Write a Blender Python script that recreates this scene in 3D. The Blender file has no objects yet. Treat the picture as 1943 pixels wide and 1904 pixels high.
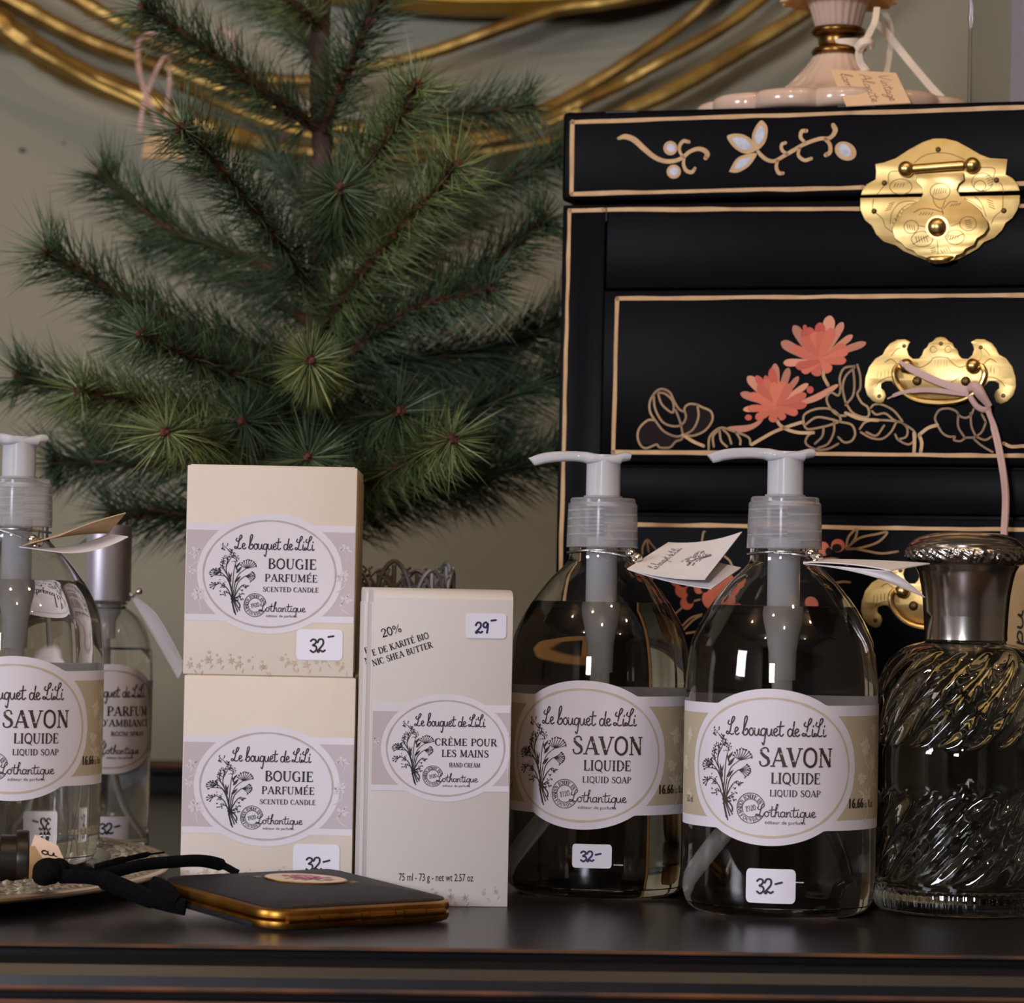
import bpy, bmesh, math, random
from math import sin, cos, pi, sqrt, atan, atan2, asin, radians
from mathutils import Vector, Matrix
from mathutils.geometry import tessellate_polygon
random.seed(11)
SC = bpy.context.scene
COL = SC.collection

# ---------------------------------------------------------------- camera
F, CX, CY = 6000.0, 971.5, 952.0
CAM = Vector((0, 0, 0.127))
PITCH, ROLL = 0.028, 0.020
FWD = Vector((0, cos(PITCH), sin(PITCH)))
UP0 = Vector((0, -sin(PITCH), cos(PITCH)))
RIGHT = Vector((1, 0, 0)) * cos(ROLL) + UP0 * sin(ROLL)
UP = UP0 * cos(ROLL) - Vector((1, 0, 0)) * sin(ROLL)
cam_data = bpy.data.cameras.new('camera')
cam = bpy.data.objects.new('camera', cam_data)
COL.objects.link(cam)
m = Matrix((RIGHT, UP, -FWD)).transposed().to_4x4()
m.translation = CAM
cam.matrix_world = m
cam_data.sensor_width = 36
cam_data.lens = F / 1943 * 36
cam_data.clip_start = 0.02
cam_data.dof.use_dof = True
cam_data.dof.focus_distance = 1.285
cam_data.dof.aperture_fstop = 17.0
SC.camera = cam

# ---------------------------------------------------------------- world, lights, exposure
SC.view_settings.view_transform = 'Standard'
SC.view_settings.look = 'None'
SC.view_settings.exposure = 0.20
SC.view_settings.gamma = 1.0
SC.view_settings.use_curve_mapping = False
SC.cycles.max_bounces = 24
SC.cycles.transmission_bounces = 20
SC.cycles.transparent_max_bounces = 12
SC.cycles.diffuse_bounces = 4
SC.cycles.glossy_bounces = 6
SC.cycles.sample_clamp_indirect = 4.0
SC.cycles.caustics_reflective = False
SC.cycles.blur_glossy = 0.3
SC.cycles.use_denoising = True
world = bpy.data.worlds.new('world')
SC.world = world
world.use_nodes = True
world.node_tree.nodes['Background'].inputs[0].default_value = (0.5, 0.55, 0.7, 1)
world.node_tree.nodes['Background'].inputs[1].default_value = 0.02
ROT = 0.055                                   # the room and the sideboard are turned a little to the lens
O = Vector((0, 1.1222, 0))
EX = Vector((cos(ROT), sin(ROT), 0)); EY = Vector((-sin(ROT), cos(ROT), 0))
def room(x, y, z): return O + EX * x + EY * y + Vector((0, 0, z))
WALL_Y = 0.83
def area(name, loc, target, sx, sy, power, color):
    l = bpy.data.lights.new(name, 'AREA'); l.shape = 'RECTANGLE'; l.size = sx; l.size_y = sy
    l.energy = power; l.color = color
    o = bpy.data.objects.new(name, l); COL.objects.link(o); o.location = loc
    o.rotation_euler = (Vector(target) - Vector(loc)).to_track_quat('-Z', 'Y').to_euler()
    return o
def bulb(name, loc, power, color, r=0.03):
    l = bpy.data.lights.new(name, 'POINT'); l.energy = power; l.color = color; l.shadow_soft_size = r
    o = bpy.data.objects.new(name, l); COL.objects.link(o); o.location = loc
    return o
COOL = (0.84, 0.86, 1.0); WARM = (1.0, 0.72, 0.47)
# daylight through the two windows behind the camera
area('window_daylight', room(-1.97, -1.10, 0.62), room(0, 0.2, 0.1), 0.50, 0.5, 18, COOL)
area('window_daylight', room(-1.25, -3.57, 0.70), room(0, 0.3, 0.1), 0.42, 0.46, 54, COOL)
# warm ceiling spots of the shop
for (x, y, z, p) in ((-0.30, -0.62, 1.62, 7.5), (0.34, -0.48, 1.62, 6.5), (-1.05, -0.42, 1.62, 5), (0.95, -0.75, 1.62, 6.5),
                     (0.0, -1.1, 1.66, 6), (-0.9, -1.4, 1.66, 5), (0.9, -1.6, 1.66, 5)):
    bulb('ceiling_spot', room(x, y, z), p, WARM)

# ---------------------------------------------------------------- helpers
def ray(px, py): return FWD + RIGHT * ((px - CX) / F) - UP * ((py - CY) / F)
def at(px, py, D):                            # the point at distance D (world y) that the photo shows at a pixel
    d = ray(px, py); return CAM + d * (D / d.y)
def at_z(px, py, z):
    d = ray(px, py); return CAM + d * ((z - CAM.z) / d.z)
def at_plane(px, py, p0, n):
    d = ray(px, py); return CAM + d * ((p0 - CAM).dot(n) / d.dot(n))
def lin(c):
    return tuple((x / 255 / 12.92) if x / 255 <= 0.04045 else ((x / 255 + 0.055) / 1.055) ** 2.4 for x in c)
def mat(name, rgb, rough=0.5, metal=0.0, rgb2=None, nscale=40, trans=0.0, ior=1.45, bump=0.0, bscale=200, coat=0.0,
        sss=0.0, spec=0.5, voronoi=False, island=False, objrand=False, stretch=None, lo=0.35, hi=0.65, alpha=1.0):
    M = bpy.data.materials.new(name); M.use_nodes = True
    nt = M.node_tree; N = nt.nodes; L = nt.links
    b = N['Principled BSDF']
    c = lin(rgb) + (1,)
    b.inputs['Base Color'].default_value = c
    b.inputs['Roughness'].default_value = rough
    b.inputs['Metallic'].default_value = metal
    b.inputs['Transmission Weight'].default_value = trans
    b.inputs['IOR'].default_value = ior
    b.inputs['Coat Weight'].default_value = coat
    b.inputs['Coat Roughness'].default_value = 0.12
    b.inputs['Specular IOR Level'].default_value = spec
    if sss:
        b.inputs['Subsurface Weight'].default_value = sss
        b.inputs['Subsurface Radius'].default_value = (0.006, 0.004, 0.003)
        b.inputs['Subsurface Scale'].default_value = 1.0
    tc = N.new('ShaderNodeTexCoord'); src = tc.outputs['Object']
    if stretch:
        mp = N.new('ShaderNodeMapping'); mp.inputs['Scale'].default_value = stretch
        L.new(src, mp.inputs['Vector']); src = mp.outputs['Vector']
    if rgb2 is not None:
        mix = N.new('ShaderNodeMix'); mix.data_type = 'RGBA'
        mix.inputs[6].default_value = c; mix.inputs[7].default_value = lin(rgb2) + (1,)
        if objrand:
            g = N.new('ShaderNodeObjectInfo'); L.new(g.outputs['Random'], mix.inputs[0])
        elif island:
            g = N.new('ShaderNodeNewGeometry'); L.new(g.outputs['Random Per Island'], mix.inputs[0])
        else:
            n = N.new('ShaderNodeTexNoise'); n.inputs['Scale'].default_value = nscale; n.inputs['Detail'].default_value = 4
            L.new(src, n.inputs['Vector'])
            r = N.new('ShaderNodeMapRange'); r.inputs[1].default_value = lo; r.inputs[2].default_value = hi
            L.new(n.outputs['Fac'], r.inputs[0]); L.new(r.outputs[0], mix.inputs[0])
        L.new(mix.outputs[2], b.inputs['Base Color'])
    if bump:
        if voronoi:
            n2 = N.new('ShaderNodeTexVoronoi'); out = n2.outputs['Distance']
        else:
            n2 = N.new('ShaderNodeTexNoise'); n2.inputs['Detail'].default_value = 3; out = n2.outputs['Fac']
        n2.inputs['Scale'].default_value = bscale
        L.new(src, n2.inputs['Vector'])
        bp = N.new('ShaderNodeBump'); bp.inputs['Strength'].default_value = bump; bp.inputs['Distance'].default_value = 0.001
        L.new(out, bp.inputs['Height']); L.new(bp.outputs['Normal'], b.inputs['Normal'])
    return M

def catmull(pts, n=6, closed=False):
    P = [Vector(p) for p in pts]
    if len(P) < 3 and not closed: 
        return P
    out = []; N = len(P)
    for i in range(N if closed else N - 1):
        p1 = P[i]; p2 = P[(i + 1) % N]
        p0 = P[i - 1] if (closed or i > 0) else p1 * 2 - p2
        p3 = P[(i + 2) % N] if (closed or i + 2 < N) else p2 * 2 - p1
        for k in range(n):
            t = k / n
            out.append(0.5 * ((2 * p1) + (p2 - p0) * t + (2 * p0 - 5 * p1 + 4 * p2 - p3) * t * t + (3 * p1 - p0 - 3 * p2 + p3) * t ** 3))
    if not closed: out.append(P[-1])
    return out

class MB:
    def __init__(s): s.v = []; s.f = []; s.mi = []; s.sm = []
    def add(s, vs, fs, m=0, smooth=True):
        o = len(s.v); s.v += [Vector(x) for x in vs]
        for f in fs: s.f.append(tuple(i + o for i in f)); s.mi.append(m); s.sm.append(smooth)
        return s
    def box(s, x0, x1, y0, y1, z0, z1, m=0):
        vs = [(x, y, z) for z in (z0, z1) for y in (y0, y1) for x in (x0, x1)]
        return s.add(vs, [(0, 2, 3, 1), (4, 5, 7, 6), (0, 1, 5, 4), (2, 6, 7, 3), (0, 4, 6, 2), (1, 3, 7, 5)], m, False)
    def lathe(s, prof, n=48, m=0, rf=None, cap0=True, cap1=True, flip=False, mats=None):
        vs = []; fs = []
        for (r, z) in prof:
            for k in range(n):
                a = 2 * pi * k / n; rr = r if rf is None else rf(a, r, z)
                vs.append((rr * sin(a), -rr * cos(a), z))
        o = len(s.v); s.v += [Vector(x) for x in vs]
        for i in range(len(prof) - 1):
            for k in range(n):
                k2 = (k + 1) % n
                f = (o + i * n + k, o + i * n + k2, o + (i + 1) * n + k2, o + (i + 1) * n + k)
                s.f.append(f[::-1] if flip else f); s.mi.append(mats[i] if mats else m); s.sm.append(True)
        if cap0 and prof[0][0] > 1e-6: 
            f = tuple(o + k for k in range(n)); s.f.append(f if flip else f[::-1]); s.mi.append(m); s.sm.append(False)
        if cap1 and prof[-1][0] > 1e-6: 
            f = tuple(o + (len(prof) - 1) * n + k for k in range(n)); s.f.append(f[::-1] if flip else f); s.mi.append(m); s.sm.append(False)
        return s
    def tube(s, path, r, n=8, m=0, closed=False, flat=1.0, side=None):
        P = [Vector(p) for p in path]; N = len(P); vs = []; fs = []
        R = r if hasattr(r, '__len__') else [r] * N
        prev = None
        for i, p in enumerate(P):
            t = (P[(i + 1) % N] - P[i - 1]) if closed else (P[min(i + 1, N - 1)] - P[max(i - 1, 0)])
            t = t.normalized() if t.length > 1e-9 else Vector((0, 0, 1))
            if side is not None: a = Vector(side)
            elif prev is None: a = Vector((0, 0, 1)) if abs(t.z) < 0.9 else Vector((1, 0, 0))
            else: a = prev
            b = t.cross(a).normalized(); a = b.cross(t).normalized(); prev = a
            for k in range(n):
                w = 2 * pi * k / n
                vs.append(p + a * (R[i] * cos(w)) + b * (R[i] * flat * sin(w)))
        for i in range(N if closed else N - 1):
            j = (i + 1) % N
            for k in range(n):
                k2 = (k + 1) % n
                fs.append((i * n + k, i * n + k2, j * n + k2, j * n + k))
        s.add(vs, fs, m, True)
        if not closed:
            o = len(s.v) - N * n
            s.f.append(tuple(o + k for k in range(n))[::-1]); s.mi.append(m); s.sm.append(False)
            s.f.append(tuple(o + (N - 1) * n + k for k in range(n))); s.mi.append(m); s.sm.append(False)
        return s
    def ball(s, c, r, n=14, m=0, sz=1.0, sy=1.0):
        c = Vector(c); k = n // 2
        prof = [(max(1e-5, r * sin(pi * i / k)), -r * cos(pi * i / k)) for i in range(k + 1)]
        o = len(s.v); s.lathe(prof, n, m, cap0=False, cap1=False)
        for i in range(o, len(s.v)):
            q = s.v[i]; s.v[i] = Vector((q.x, q.y * sy, q.z * sz)) + c
        return s
    def plate(s, outline, fn, h0, h1, m=0):
        """flat outline (u,v) made solid between heights h0 and h1 of the map fn(u,v,h)"""
        n = len(outline)
        tri = tessellate_polygon([[Vector((p[0], p[1], 0)) for p in outline]])
        vs = [fn(p[0], p[1], h0) for p in outline] + [fn(p[0], p[1], h1) for p in outline]
        area = sum(outline[i][0] * outline[(i + 1) % n][1] - outline[(i + 1) % n][0] * outline[i][1] for i in range(n))
        fs = []
        for t in tri:
            a = (outline[t[1]][0] - outline[t[0]][0]) * (outline[t[2]][1] - outline[t[0]][1]) - (outline[t[2]][0] - outline[t[0]][0]) * (outline[t[1]][1] - outline[t[0]][1])
            q = tuple(t) if a > 0 else (t[0], t[2], t[1])
            fs.append(tuple(i + n for i in q)); fs.append((q[0], q[2], q[1]))
        s.add(vs, fs, m, False)
        o = len(s.v) - 2 * n
        for i in range(n):
            j = (i + 1) % n
            f = (o + i, o + j, o + n + j, o + n + i)
            s.f.append(f if area > 0 else f[::-1]); s.mi.append(m); s.sm.append(True)
        return s
    def card(s, c00, c10, c11, c01, th=0.0003, sag=None, n=8, m=0):
        """a thin sheet through four corners; sag(u,v) -> offset"""
        c00, c10, c11, c01 = map(Vector, (c00, c10, c11, c01))
        nor = (c10 - c00).cross(c01 - c00).normalized()
        top = []; bot = []
        for j in range(n + 1):
            for i in range(n + 1):
                u, v = i / n, j / n
                p = c00 * (1 - u) * (1 - v) + c10 * u * (1 - v) + c11 * u * v + c01 * (1 - u) * v
                if sag: p = p + sag(u, v)
                top.append(p + nor * th / 2); bot.append(p - nor * th / 2)
        K = (n + 1) ** 2; fs = []
        ix = lambda i, j: j * (n + 1) + i
        for j in range(n):
            for i in range(n):
                q = (ix(i, j), ix(i + 1, j), ix(i + 1, j + 1), ix(i, j + 1))
                fs.append(q); fs.append(tuple(k + K for k in q[::-1]))
        for i in range(n):
            for (a, b) in ((ix(i, 0), ix(i + 1, 0)), (ix(i + 1, n), ix(i, n)), (ix(0, i + 1), ix(0, i)), (ix(n, i), ix(n, i + 1))):
                fs.append((b, a, a + K, b + K))
        return s.add(top + bot, fs, m, True)
    def strip(s, path, width, side, th=0.0004, m=0):
        """flat ribbon; side: one vector or one per point"""
        P = [Vector(p) for p in path]; N = len(P); vs = []; fs = []
        for i, p in enumerate(P):
            t = (P[min(i + 1, N - 1)] - P[max(i - 1, 0)]).normalized()
            sd = Vector(side[i] if isinstance(side, list) else side)
            sd = (sd - t * sd.dot(t)).normalized(); nn = t.cross(sd).normalized()
            w = width[i] if hasattr(width, '__len__') else width
            for (a, b) in ((-1, -1), (1, -1), (1, 1), (-1, 1)):
                vs.append(p + sd * (a * w / 2) + nn * (b * th / 2))
        for i in range(N - 1):
            for k in range(4):
                k2 = (k + 1) % 4; fs.append((i * 4 + k, i * 4 + k2, i * 4 + 4 + k2, i * 4 + 4 + k))
        fs.append((3, 2, 1, 0)); e = (N - 1) * 4; fs.append((e, e + 1, e + 2, e + 3))
        return s.add(vs, fs, m, True)
    def oval(s):
        for v in s.v: v.x *= .95; v.y *= 1.40
        return s
    def build(s, name, mats, parent=None, loc=(0, 0, 0), rotz=0.0, bevel=0.0, segs=2, sharp=35, recalc=True, **props):
        me = bpy.data.meshes.new(name)
        me.from_pydata([tuple(v) for v in s.v], [], s.f)
        mats = mats if isinstance(mats, (list, tuple)) else [mats]
        for M in mats: me.materials.append(M)
        me.polygons.foreach_set('material_index', s.mi)
        me.polygons.foreach_set('use_smooth', s.sm)
        if recalc and not bevel:
            b = bmesh.new(); b.from_mesh(me); bmesh.ops.recalc_face_normals(b, faces=b.faces); b.to_mesh(me); b.free()
        if bevel:
            b = bmesh.new(); b.from_mesh(me)
            bmesh.ops.remove_doubles(b, verts=b.verts, dist=1e-6)
            es = [e for e in b.edges if len(e.link_faces) == 2 and e.calc_face_angle(0) > radians(30)]
            bmesh.ops.bevel(b, geom=es, offset=bevel, segments=segs, profile=0.5, affect='EDGES')
            bmesh.ops.recalc_face_normals(b, faces=b.faces)
            for f in b.faces: f.smooth = True
            b.to_mesh(me); b.free()
        me.set_sharp_from_angle(angle=radians(sharp))
        me.update()
        o = bpy.data.objects.new(name, me); COL.objects.link(o)
        o.location = loc; o.rotation_euler = (0, 0, rotz)
        if parent is not None: o.parent = parent
        for k, v in props.items(): o[k] = v
        return o

def thing(name, label, cat, loc=(0, 0, 0), rotz=0.0, group=None):
    o = bpy.data.objects.new(name, None); COL.objects.link(o)
    o.empty_display_size = 0.02
    o.location = loc; o.rotation_euler = (0, 0, rotz); o['label'] = label; o['category'] = cat
    if group: o['group'] = group
    return o
def dup(root, loc, rotz, label):
    def cp(o, par):
        c = o.copy(); COL.objects.link(c)
        if par is not None: c.parent = par
        for ch in [x for x in o.children]: cp(ch, c)
        return c
    r = cp(root, None); r.location = loc; r.rotation_euler = (0, 0, rotz); r['label'] = label
    return r

# ---------------------------------------------------------------- flat print: strokes and letters as real thin meshes
class Art:
    def __init__(s): s.p = []; s.t = []
    def tri(s, pts, tris):
        o = len(s.p); s.p += [(p[0], p[1]) for p in pts]; s.t += [tuple(i + o for i in t) for t in tris]
    def stroke(s, pts, w, n=5, taper=False, closed=False, ends=None):
        P = catmull([(p[0], p[1], 0) for p in pts], n, closed) if n > 1 else [Vector((p[0], p[1], 0)) for p in pts]
        N = len(P); L = []; 
        for i, p in enumerate(P):
            t = (P[(i + 1) % N] - P[i - 1]) if closed else (P[min(i + 1, N - 1)] - P[max(i - 1, 0)])
            t = t.normalized() if t.length > 1e-12 else Vector((1, 0, 0))
            q = Vector((-t.y, t.x, 0)); f = i / max(1, N - 1)
            ww = w
            if hasattr(w, '__len__'):
                x = f * (len(w) - 1); k = min(int(x), len(w) - 2); ww = w[k] + (w[k + 1] - w[k]) * (x - k)
            if taper: ww *= (0.25 + 0.75 * sin(pi * min(1, max(0, f)) ) ** 0.6)
            L.append((p + q * ww / 2, p - q * ww / 2))
        pts2 = [x for ab in L for x in ab]; tr = []
        for i in range(N if closed else N - 1):
            a, b = 2 * i, 2 * i + 1; c, d = 2 * ((i + 1) % N), 2 * ((i + 1) % N) + 1
            tr += [(a, b, d), (a, d, c)]
        s.tri(pts2, tr)
        if not closed and not taper and ends != 'flat':
            w0 = w[0] if hasattr(w, '__len__') else w; w1 = w[-1] if hasattr(w, '__len__') else w
            s.ell(P[0].x, P[0].y, w0 / 2, w0 / 2, n=8); s.ell(P[-1].x, P[-1].y, w1 / 2, w1 / 2, n=8)
        return s
    def ell(s, x, y, rx, ry, rot=0.0, n=24):
        c, d = cos(rot), sin(rot)
        pts = [(x, y)] + [(x + rx * cos(2 * pi * k / n) * c - ry * sin(2 * pi * k / n) * d, y + rx * cos(2 * pi * k / n) * d + ry * sin(2 * pi * k / n) * c) for k in range(n)]
        s.tri(pts, [(0, 1 + k, 1 + (k + 1) % n) for k in range(n)]); return s
    def ring(s, x, y, rx, ry, w, n=72, a0=0.0, a1=2 * pi, jit=0.0):
        pts = []; full = abs(a1 - a0 - 2 * pi) < 1e-6
        for k in range(n + 1):
            a = a0 + (a1 - a0) * k / n
            ww = w * (1 + jit * sin(7 * a) * 0.5 + jit * 0.5 * sin(23 * a + 1))
            pts += [(x + (rx + ww / 2) * cos(a), y + (ry + ww / 2) * sin(a)), (x + (rx - ww / 2) * cos(a), y + (ry - ww / 2) * sin(a))]
        s.tri(pts, [t for k in range(n) for t in ((2 * k, 2 * k + 2, 2 * k + 3), (2 * k, 2 * k + 3, 2 * k + 1))]); return s
    def poly(s, pts, smooth=0, closed=True):
        if smooth: pts = [(p.x, p.y) for p in catmull([(p[0], p[1], 0) for p in pts], smooth, True)]
        s.tri(pts, tessellate_polygon([[Vector((p[0], p[1], 0)) for p in pts]])); return s
    def lens(s, a, b, w, n=8, skew=0.45):
        a = Vector((a[0], a[1])); b = Vector((b[0], b[1])); t = (b - a); q = Vector((-t.y, t.x)).normalized()
        pr = [(k / n, sin(pi * (k / n) ** (0.7 if skew < 0.5 else 1.3))) for k in range(n + 1)]
        pts = [a + t * f + q * (w / 2 * g) for f, g in pr] + [a + t * f - q * (w / 2 * g) for f, g in pr[::-1]]
        o = len(pts) // 2
        s.tri(pts, [t2 for k in range(n) for t2 in ((k, k + 1, 2 * o - 2 - k), (k, 2 * o - 2 - k, 2 * o - 1 - k))]); return s
    def rect(s, x0, x1, y0, y1, nx=1, ny=1):
        pts = [(x0 + (x1 - x0) * i / nx, y0 + (y1 - y0) * j / ny) for j in range(ny + 1) for i in range(nx + 1)]
        k = nx + 1
        s.tri(pts, [t for j in range(ny) for i in range(nx) for t in ((j * k + i, j * k + i + 1, (j + 1) * k + i + 1), (j * k + i, (j + 1) * k + i + 1, (j + 1) * k + i))]); return s
    def cols(s, us, lo, hi):
        for a, b in zip(us[:-1], us[1:]):
            la, ha, lb, hb = lo(a), hi(a), lo(b), hi(b)
            if ha - la < 1e-7 and hb - lb < 1e-7: continue
            s.tri([(a, la), (b, lb), (b, hb), (a, ha)], [(0, 1, 2), (0, 2, 3)])
        return s
    def clip(s, x0, x1, y0=-9, y1=9):
        ok = [x0 <= p[0] <= x1 and y0 <= p[1] <= y1 for p in s.p]
        s.t = [t for t in s.t if all(ok[i] for i in t)]
        return s
    def merge(s, o, fn=lambda x, y: (x, y)):
        s.tri([fn(*p) for p in o.p], o.t); return s
    def place(s, fn, h, name, M, parent, **kw):
        vs = [fn(p[0], p[1], h) for p in s.p]; fs = []
        for t in s.t:
            a, b, c = (s.p[i] for i in t)
            k = (b[0] - a[0]) * (c[1] - a[1]) - (c[0] - a[0]) * (b[1] - a[1])
            if abs(k) < 1e-14: continue
            fs.append(t if k > 0 else (t[0], t[2], t[1]))
        return MB().add(vs, fs, 0, False).build(name, M, parent, recalc=False, **kw)

# serif capitals, strokes in a unit-high box: (advance, [(points, width, curve)])
T_, t_ = 0.17, 0.075
def ser(x, y, w=0.24): return ([(x - w / 2, y), (x + w / 2, y)], 0.07, 1)
GL = {
 'A': (.80, [([(.10, 0), (.40, 1)], t_, 1), ([(.40, 1), (.70, 0)], T_, 1), ([(.2, .33), (.58, .33)], t_, 1), ser(.1, .03), ser(.7, .03, .28)]),
 'B': (.70, [([(.18, 0), (.18, 1)], T_, 1), ([(.1, .97), (.4, .97), (.54, .76), (.38, .54), (.18, .54)], [t_, t_, .16, t_, t_], 4), ([(.38, .54), (.62, .3), (.42, .03), (.1, .03)], [t_, .18, t_, t_], 4)]),
 'C': (.72, [([(.62, .74), (.55, .93), (.38, .98), (.14, .78), (.12, .3), (.34, .02), (.54, .07), (.64, .26)], [.1, t_, t_, T_, T_, t_, t_, t_], 4)]),
 'D': (.78, [([(.18, 0), (.18, 1)], T_, 1), ([(.08, .97), (.4, .97), (.66, .7), (.66, .3), (.4, .03), (.08, .03)], [t_, t_, T_, T_, t_, t_], 4)]),
 'E': (.64, [([(.18, 0), (.18, 1)], T_, 1), ([(.08, .965), (.56, .965)], t_, 1), ([(.18, .52), (.44, .52)], t_, 1), ([(.08, .035), (.58, .035)], t_, 1), ([(.56, .97), (.56, .78)], .05, 1), ([(.58, .03), (.58, .24)], .05, 1), ([(.44, .62), (.44, .42)], .05, 1)]),
 'F': (.60, [([(.18, 0), (.18, 1)], T_, 1), ([(.08, .965), (.56, .965)], t_, 1), ([(.18, .52), (.44, .52)], t_, 1), ([(.56, .97), (.56, .78)], .05, 1), ([(.44, .62), (.44, .42)], .05, 1), ser(.18, .03)]),
 'G': (.78, [([(.62, .76), (.55, .93), (.38, .98), (.14, .78), (.12, .3), (.36, .02), (.62, .12)], [.1, t_, t_, T_, T_, t_, t_], 4), ([(.62, .02), (.62, .42)], .14, 1), ser(.6, .42)]),
 'H': (.82, [([(.18, 0), (.18, 1)], T_, 1), ([(.64, 0), (.64, 1)], T_, 1), ([(.18, .52), (.64, .52)], t_, 1), ser(.18, .03), ser(.18, .97), ser(.64, .03), ser(.64, .97)]),
 'I': (.38, [([(.19, 0), (.19, 1)], T_, 1), ser(.19, .03, .28), ser(.19, .97, .28)]),
 'K': (.76, [([(.18, 0), (.18, 1)], T_, 1), ([(.6, .97), (.2, .42)], t_, 1), ([(.32, .56), (.66, .02)], T_, 1), ser(.18, .03), ser(.18, .97), ser(.6, .97), ser(.64, .03)]),
 'L': (.62, [([(.18, 0), (.18, 1)], T_, 1), ([(.08, .035), (.56, .035)], t_, 1), ([(.56, .03), (.56, .26)], .06, 1), ser(.18, .97)]),
 'M': (.96, [([(.16, 0), (.16, 1)], t_, 1), ([(.16, 1), (.46, .08)], T_, 1), ([(.46, .08), (.76, 1)], t_, 1), ([(.78, 0), (.78, 1)], T_, 1), ser(.16, .03), ser(.78, .03), ser(.14, .97, .16), ser(.8, .97, .18)]),
 'N': (.84, [([(.16, 0), (.16, 1)], t_, 1), ([(.16, 1), (.66, .02)], T_, 1), ([(.66, 0), (.66, 1)], t_, 1), ser(.16, .03), ser(.14, .97, .18), ser(.66, .97)]),
 'O': (.80, [([(.4, .98), (.14, .78), (.12, .26), (.4, .02), (.67, .24), (.67, .76)], [t_, T_, T_, t_, T_, T_, t_], 'c')]),
 'P': (.66, [([(.18, 0), (.18, 1)], T_, 1), ([(.08, .97), (.42, .97), (.58, .74), (.42, .48), (.18, .48)], [t_, t_, .17, t_, t_], 4), ser(.18, .03)]),
 'Q': (.80, [([(.4, .98), (.14, .78), (.12, .26), (.4, .02), (.67, .24), (.67, .76)], [t_, T_, T_, t_, T_, T_, t_], 'c'), ([(.36, .2), (.56, .0), (.76, -.16)], [.06, .13, .05], 3)]),
 'R': (.76, [([(.18, 0), (.18, 1)], T_, 1), ([(.08, .97), (.42, .97), (.56, .76), (.42, .52), (.18, .52)], [t_, t_, .16, t_, t_], 4), ([(.36, .52), (.66, .02)], T_, 1), ser(.18, .03), ser(.66, .03)]),
 'S': (.62, [([(.5, .76), (.44, .95), (.26, .97), (.12, .78), (.28, .56), (.48, .4), (.5, .16), (.3, .02), (.12, .08), (.07, .28)], [.1, t_, t_, .13, T_, T_, .13, t_, t_, .1], 4)]),
 'T': (.70, [([(.35, 0), (.35, 1)], T_, 1), ([(.06, .965), (.64, .965)], t_, 1), ([(.06, .97), (.06, .78)], .06, 1), ([(.64, .97), (.64, .78)], .06, 1), ser(.35, .03)]),
 'U': (.80, [([(.18, 1), (.18, .26), (.36, .02), (.6, .2), (.64, 1)], [T_, T_, t_, t_, t_], 4), ser(.18, .97), ser(.64, .97)]),
 'V': (.78, [([(.1, 1), (.38, 0)], T_, 1), ([(.38, 0), (.68, 1)], t_, 1), ser(.1, .97, .28), ser(.68, .97)]),
 'Y': (.74, [([(.1, 1), (.36, .46)], T_, 1), ([(.36, .46), (.64, 1)], t_, 1), ([(.36, .5), (.36, 0)], T_, 1), ser(.1, .97), ser(.64, .97), ser(.36, .03)]),
 "'": (.26, [([(.15, 1.02), (.1, .76)], [.14, .05], 1)]),
 '1': (.42, [([(.22, 0), (.22, 1)], .15, 1), ([(.06, .82), (.22, .98)], t_, 1), ser(.22, .03, .3)]),
 '9': (.60, [([(.3, .96), (.1, .8), (.12, .5), (.32, .44), (.48, .6), (.46, .86)], [t_, .13, .13, t_, .13, .13, t_], 'c'), ([(.49, .7), (.46, .3), (.2, .0)], [.14, .12, t_], 4)]),
 '2': (.58, [([(.09, .72), (.16, .93), (.34, .97), (.48, .76), (.36, .46), (.08, .06)], [.12, t_, t_, .15, .12, t_], 4), ([(.06, .06), (.52, .06)], .13, 1), ([(.53, .02), (.53, .24)], .05, 1)]),
 '0': (.62, [([(.3, .97), (.11, .74), (.11, .26), (.3, .03), (.5, .26), (.5, .74)], [t_, .15, .15, t_, .15, .15, t_], 'c')]),
 '%': (.90, [([(.72, .98), (.18, .02)], .06, 1), ([(.2, .96), (.08, .74), (.2, .54), (.34, .74)], .09, 'c'), ([(.7, .46), (.57, .24), (.7, .04), (.83, .24)], .09, 'c')]),
 ' ': (.40, []),
}
def caps(txt, x0, x1, y, h, slant=0.0, wmul=1.0):
    acc = {'É': 'E', 'È': 'E'}
    adv = sum(GL[acc.get(c, c)][0] for c in txt) - 0.08
    k = (x1 - x0) / adv; a = Art(); x = 0.0
    fw = wmul * (k + h) / 2
    for c in txt:
        w, sts = GL[acc.get(c, c)]
        for (pts, sw, cur) in sts:
            P = [(x0 + (x + px - 0.04) * k, y + py * h) for px, py in pts]
            W = [q * fw for q in sw] if hasattr(sw, '__len__') else sw * fw
            if cur == 'c': a.stroke(P, W if not hasattr(W, '__len__') else sum(W) / len(W), 4, closed=True)
            else: a.stroke(P, W, cur if cur != 1 else 1, ends='flat')
        if c == 'É': a.stroke([(x0 + (x + .30) * k, y + 1.08 * h), (x0 + (x + .46) * k, y + 1.26 * h)], .09 * fw, 1)
        if c == 'È': a.stroke([(x0 + (x + .40) * k, y + 1.08 * h), (x0 + (x + .24) * k, y + 1.26 * h)], .09 * fw, 1)
        x += w
    return a
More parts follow.
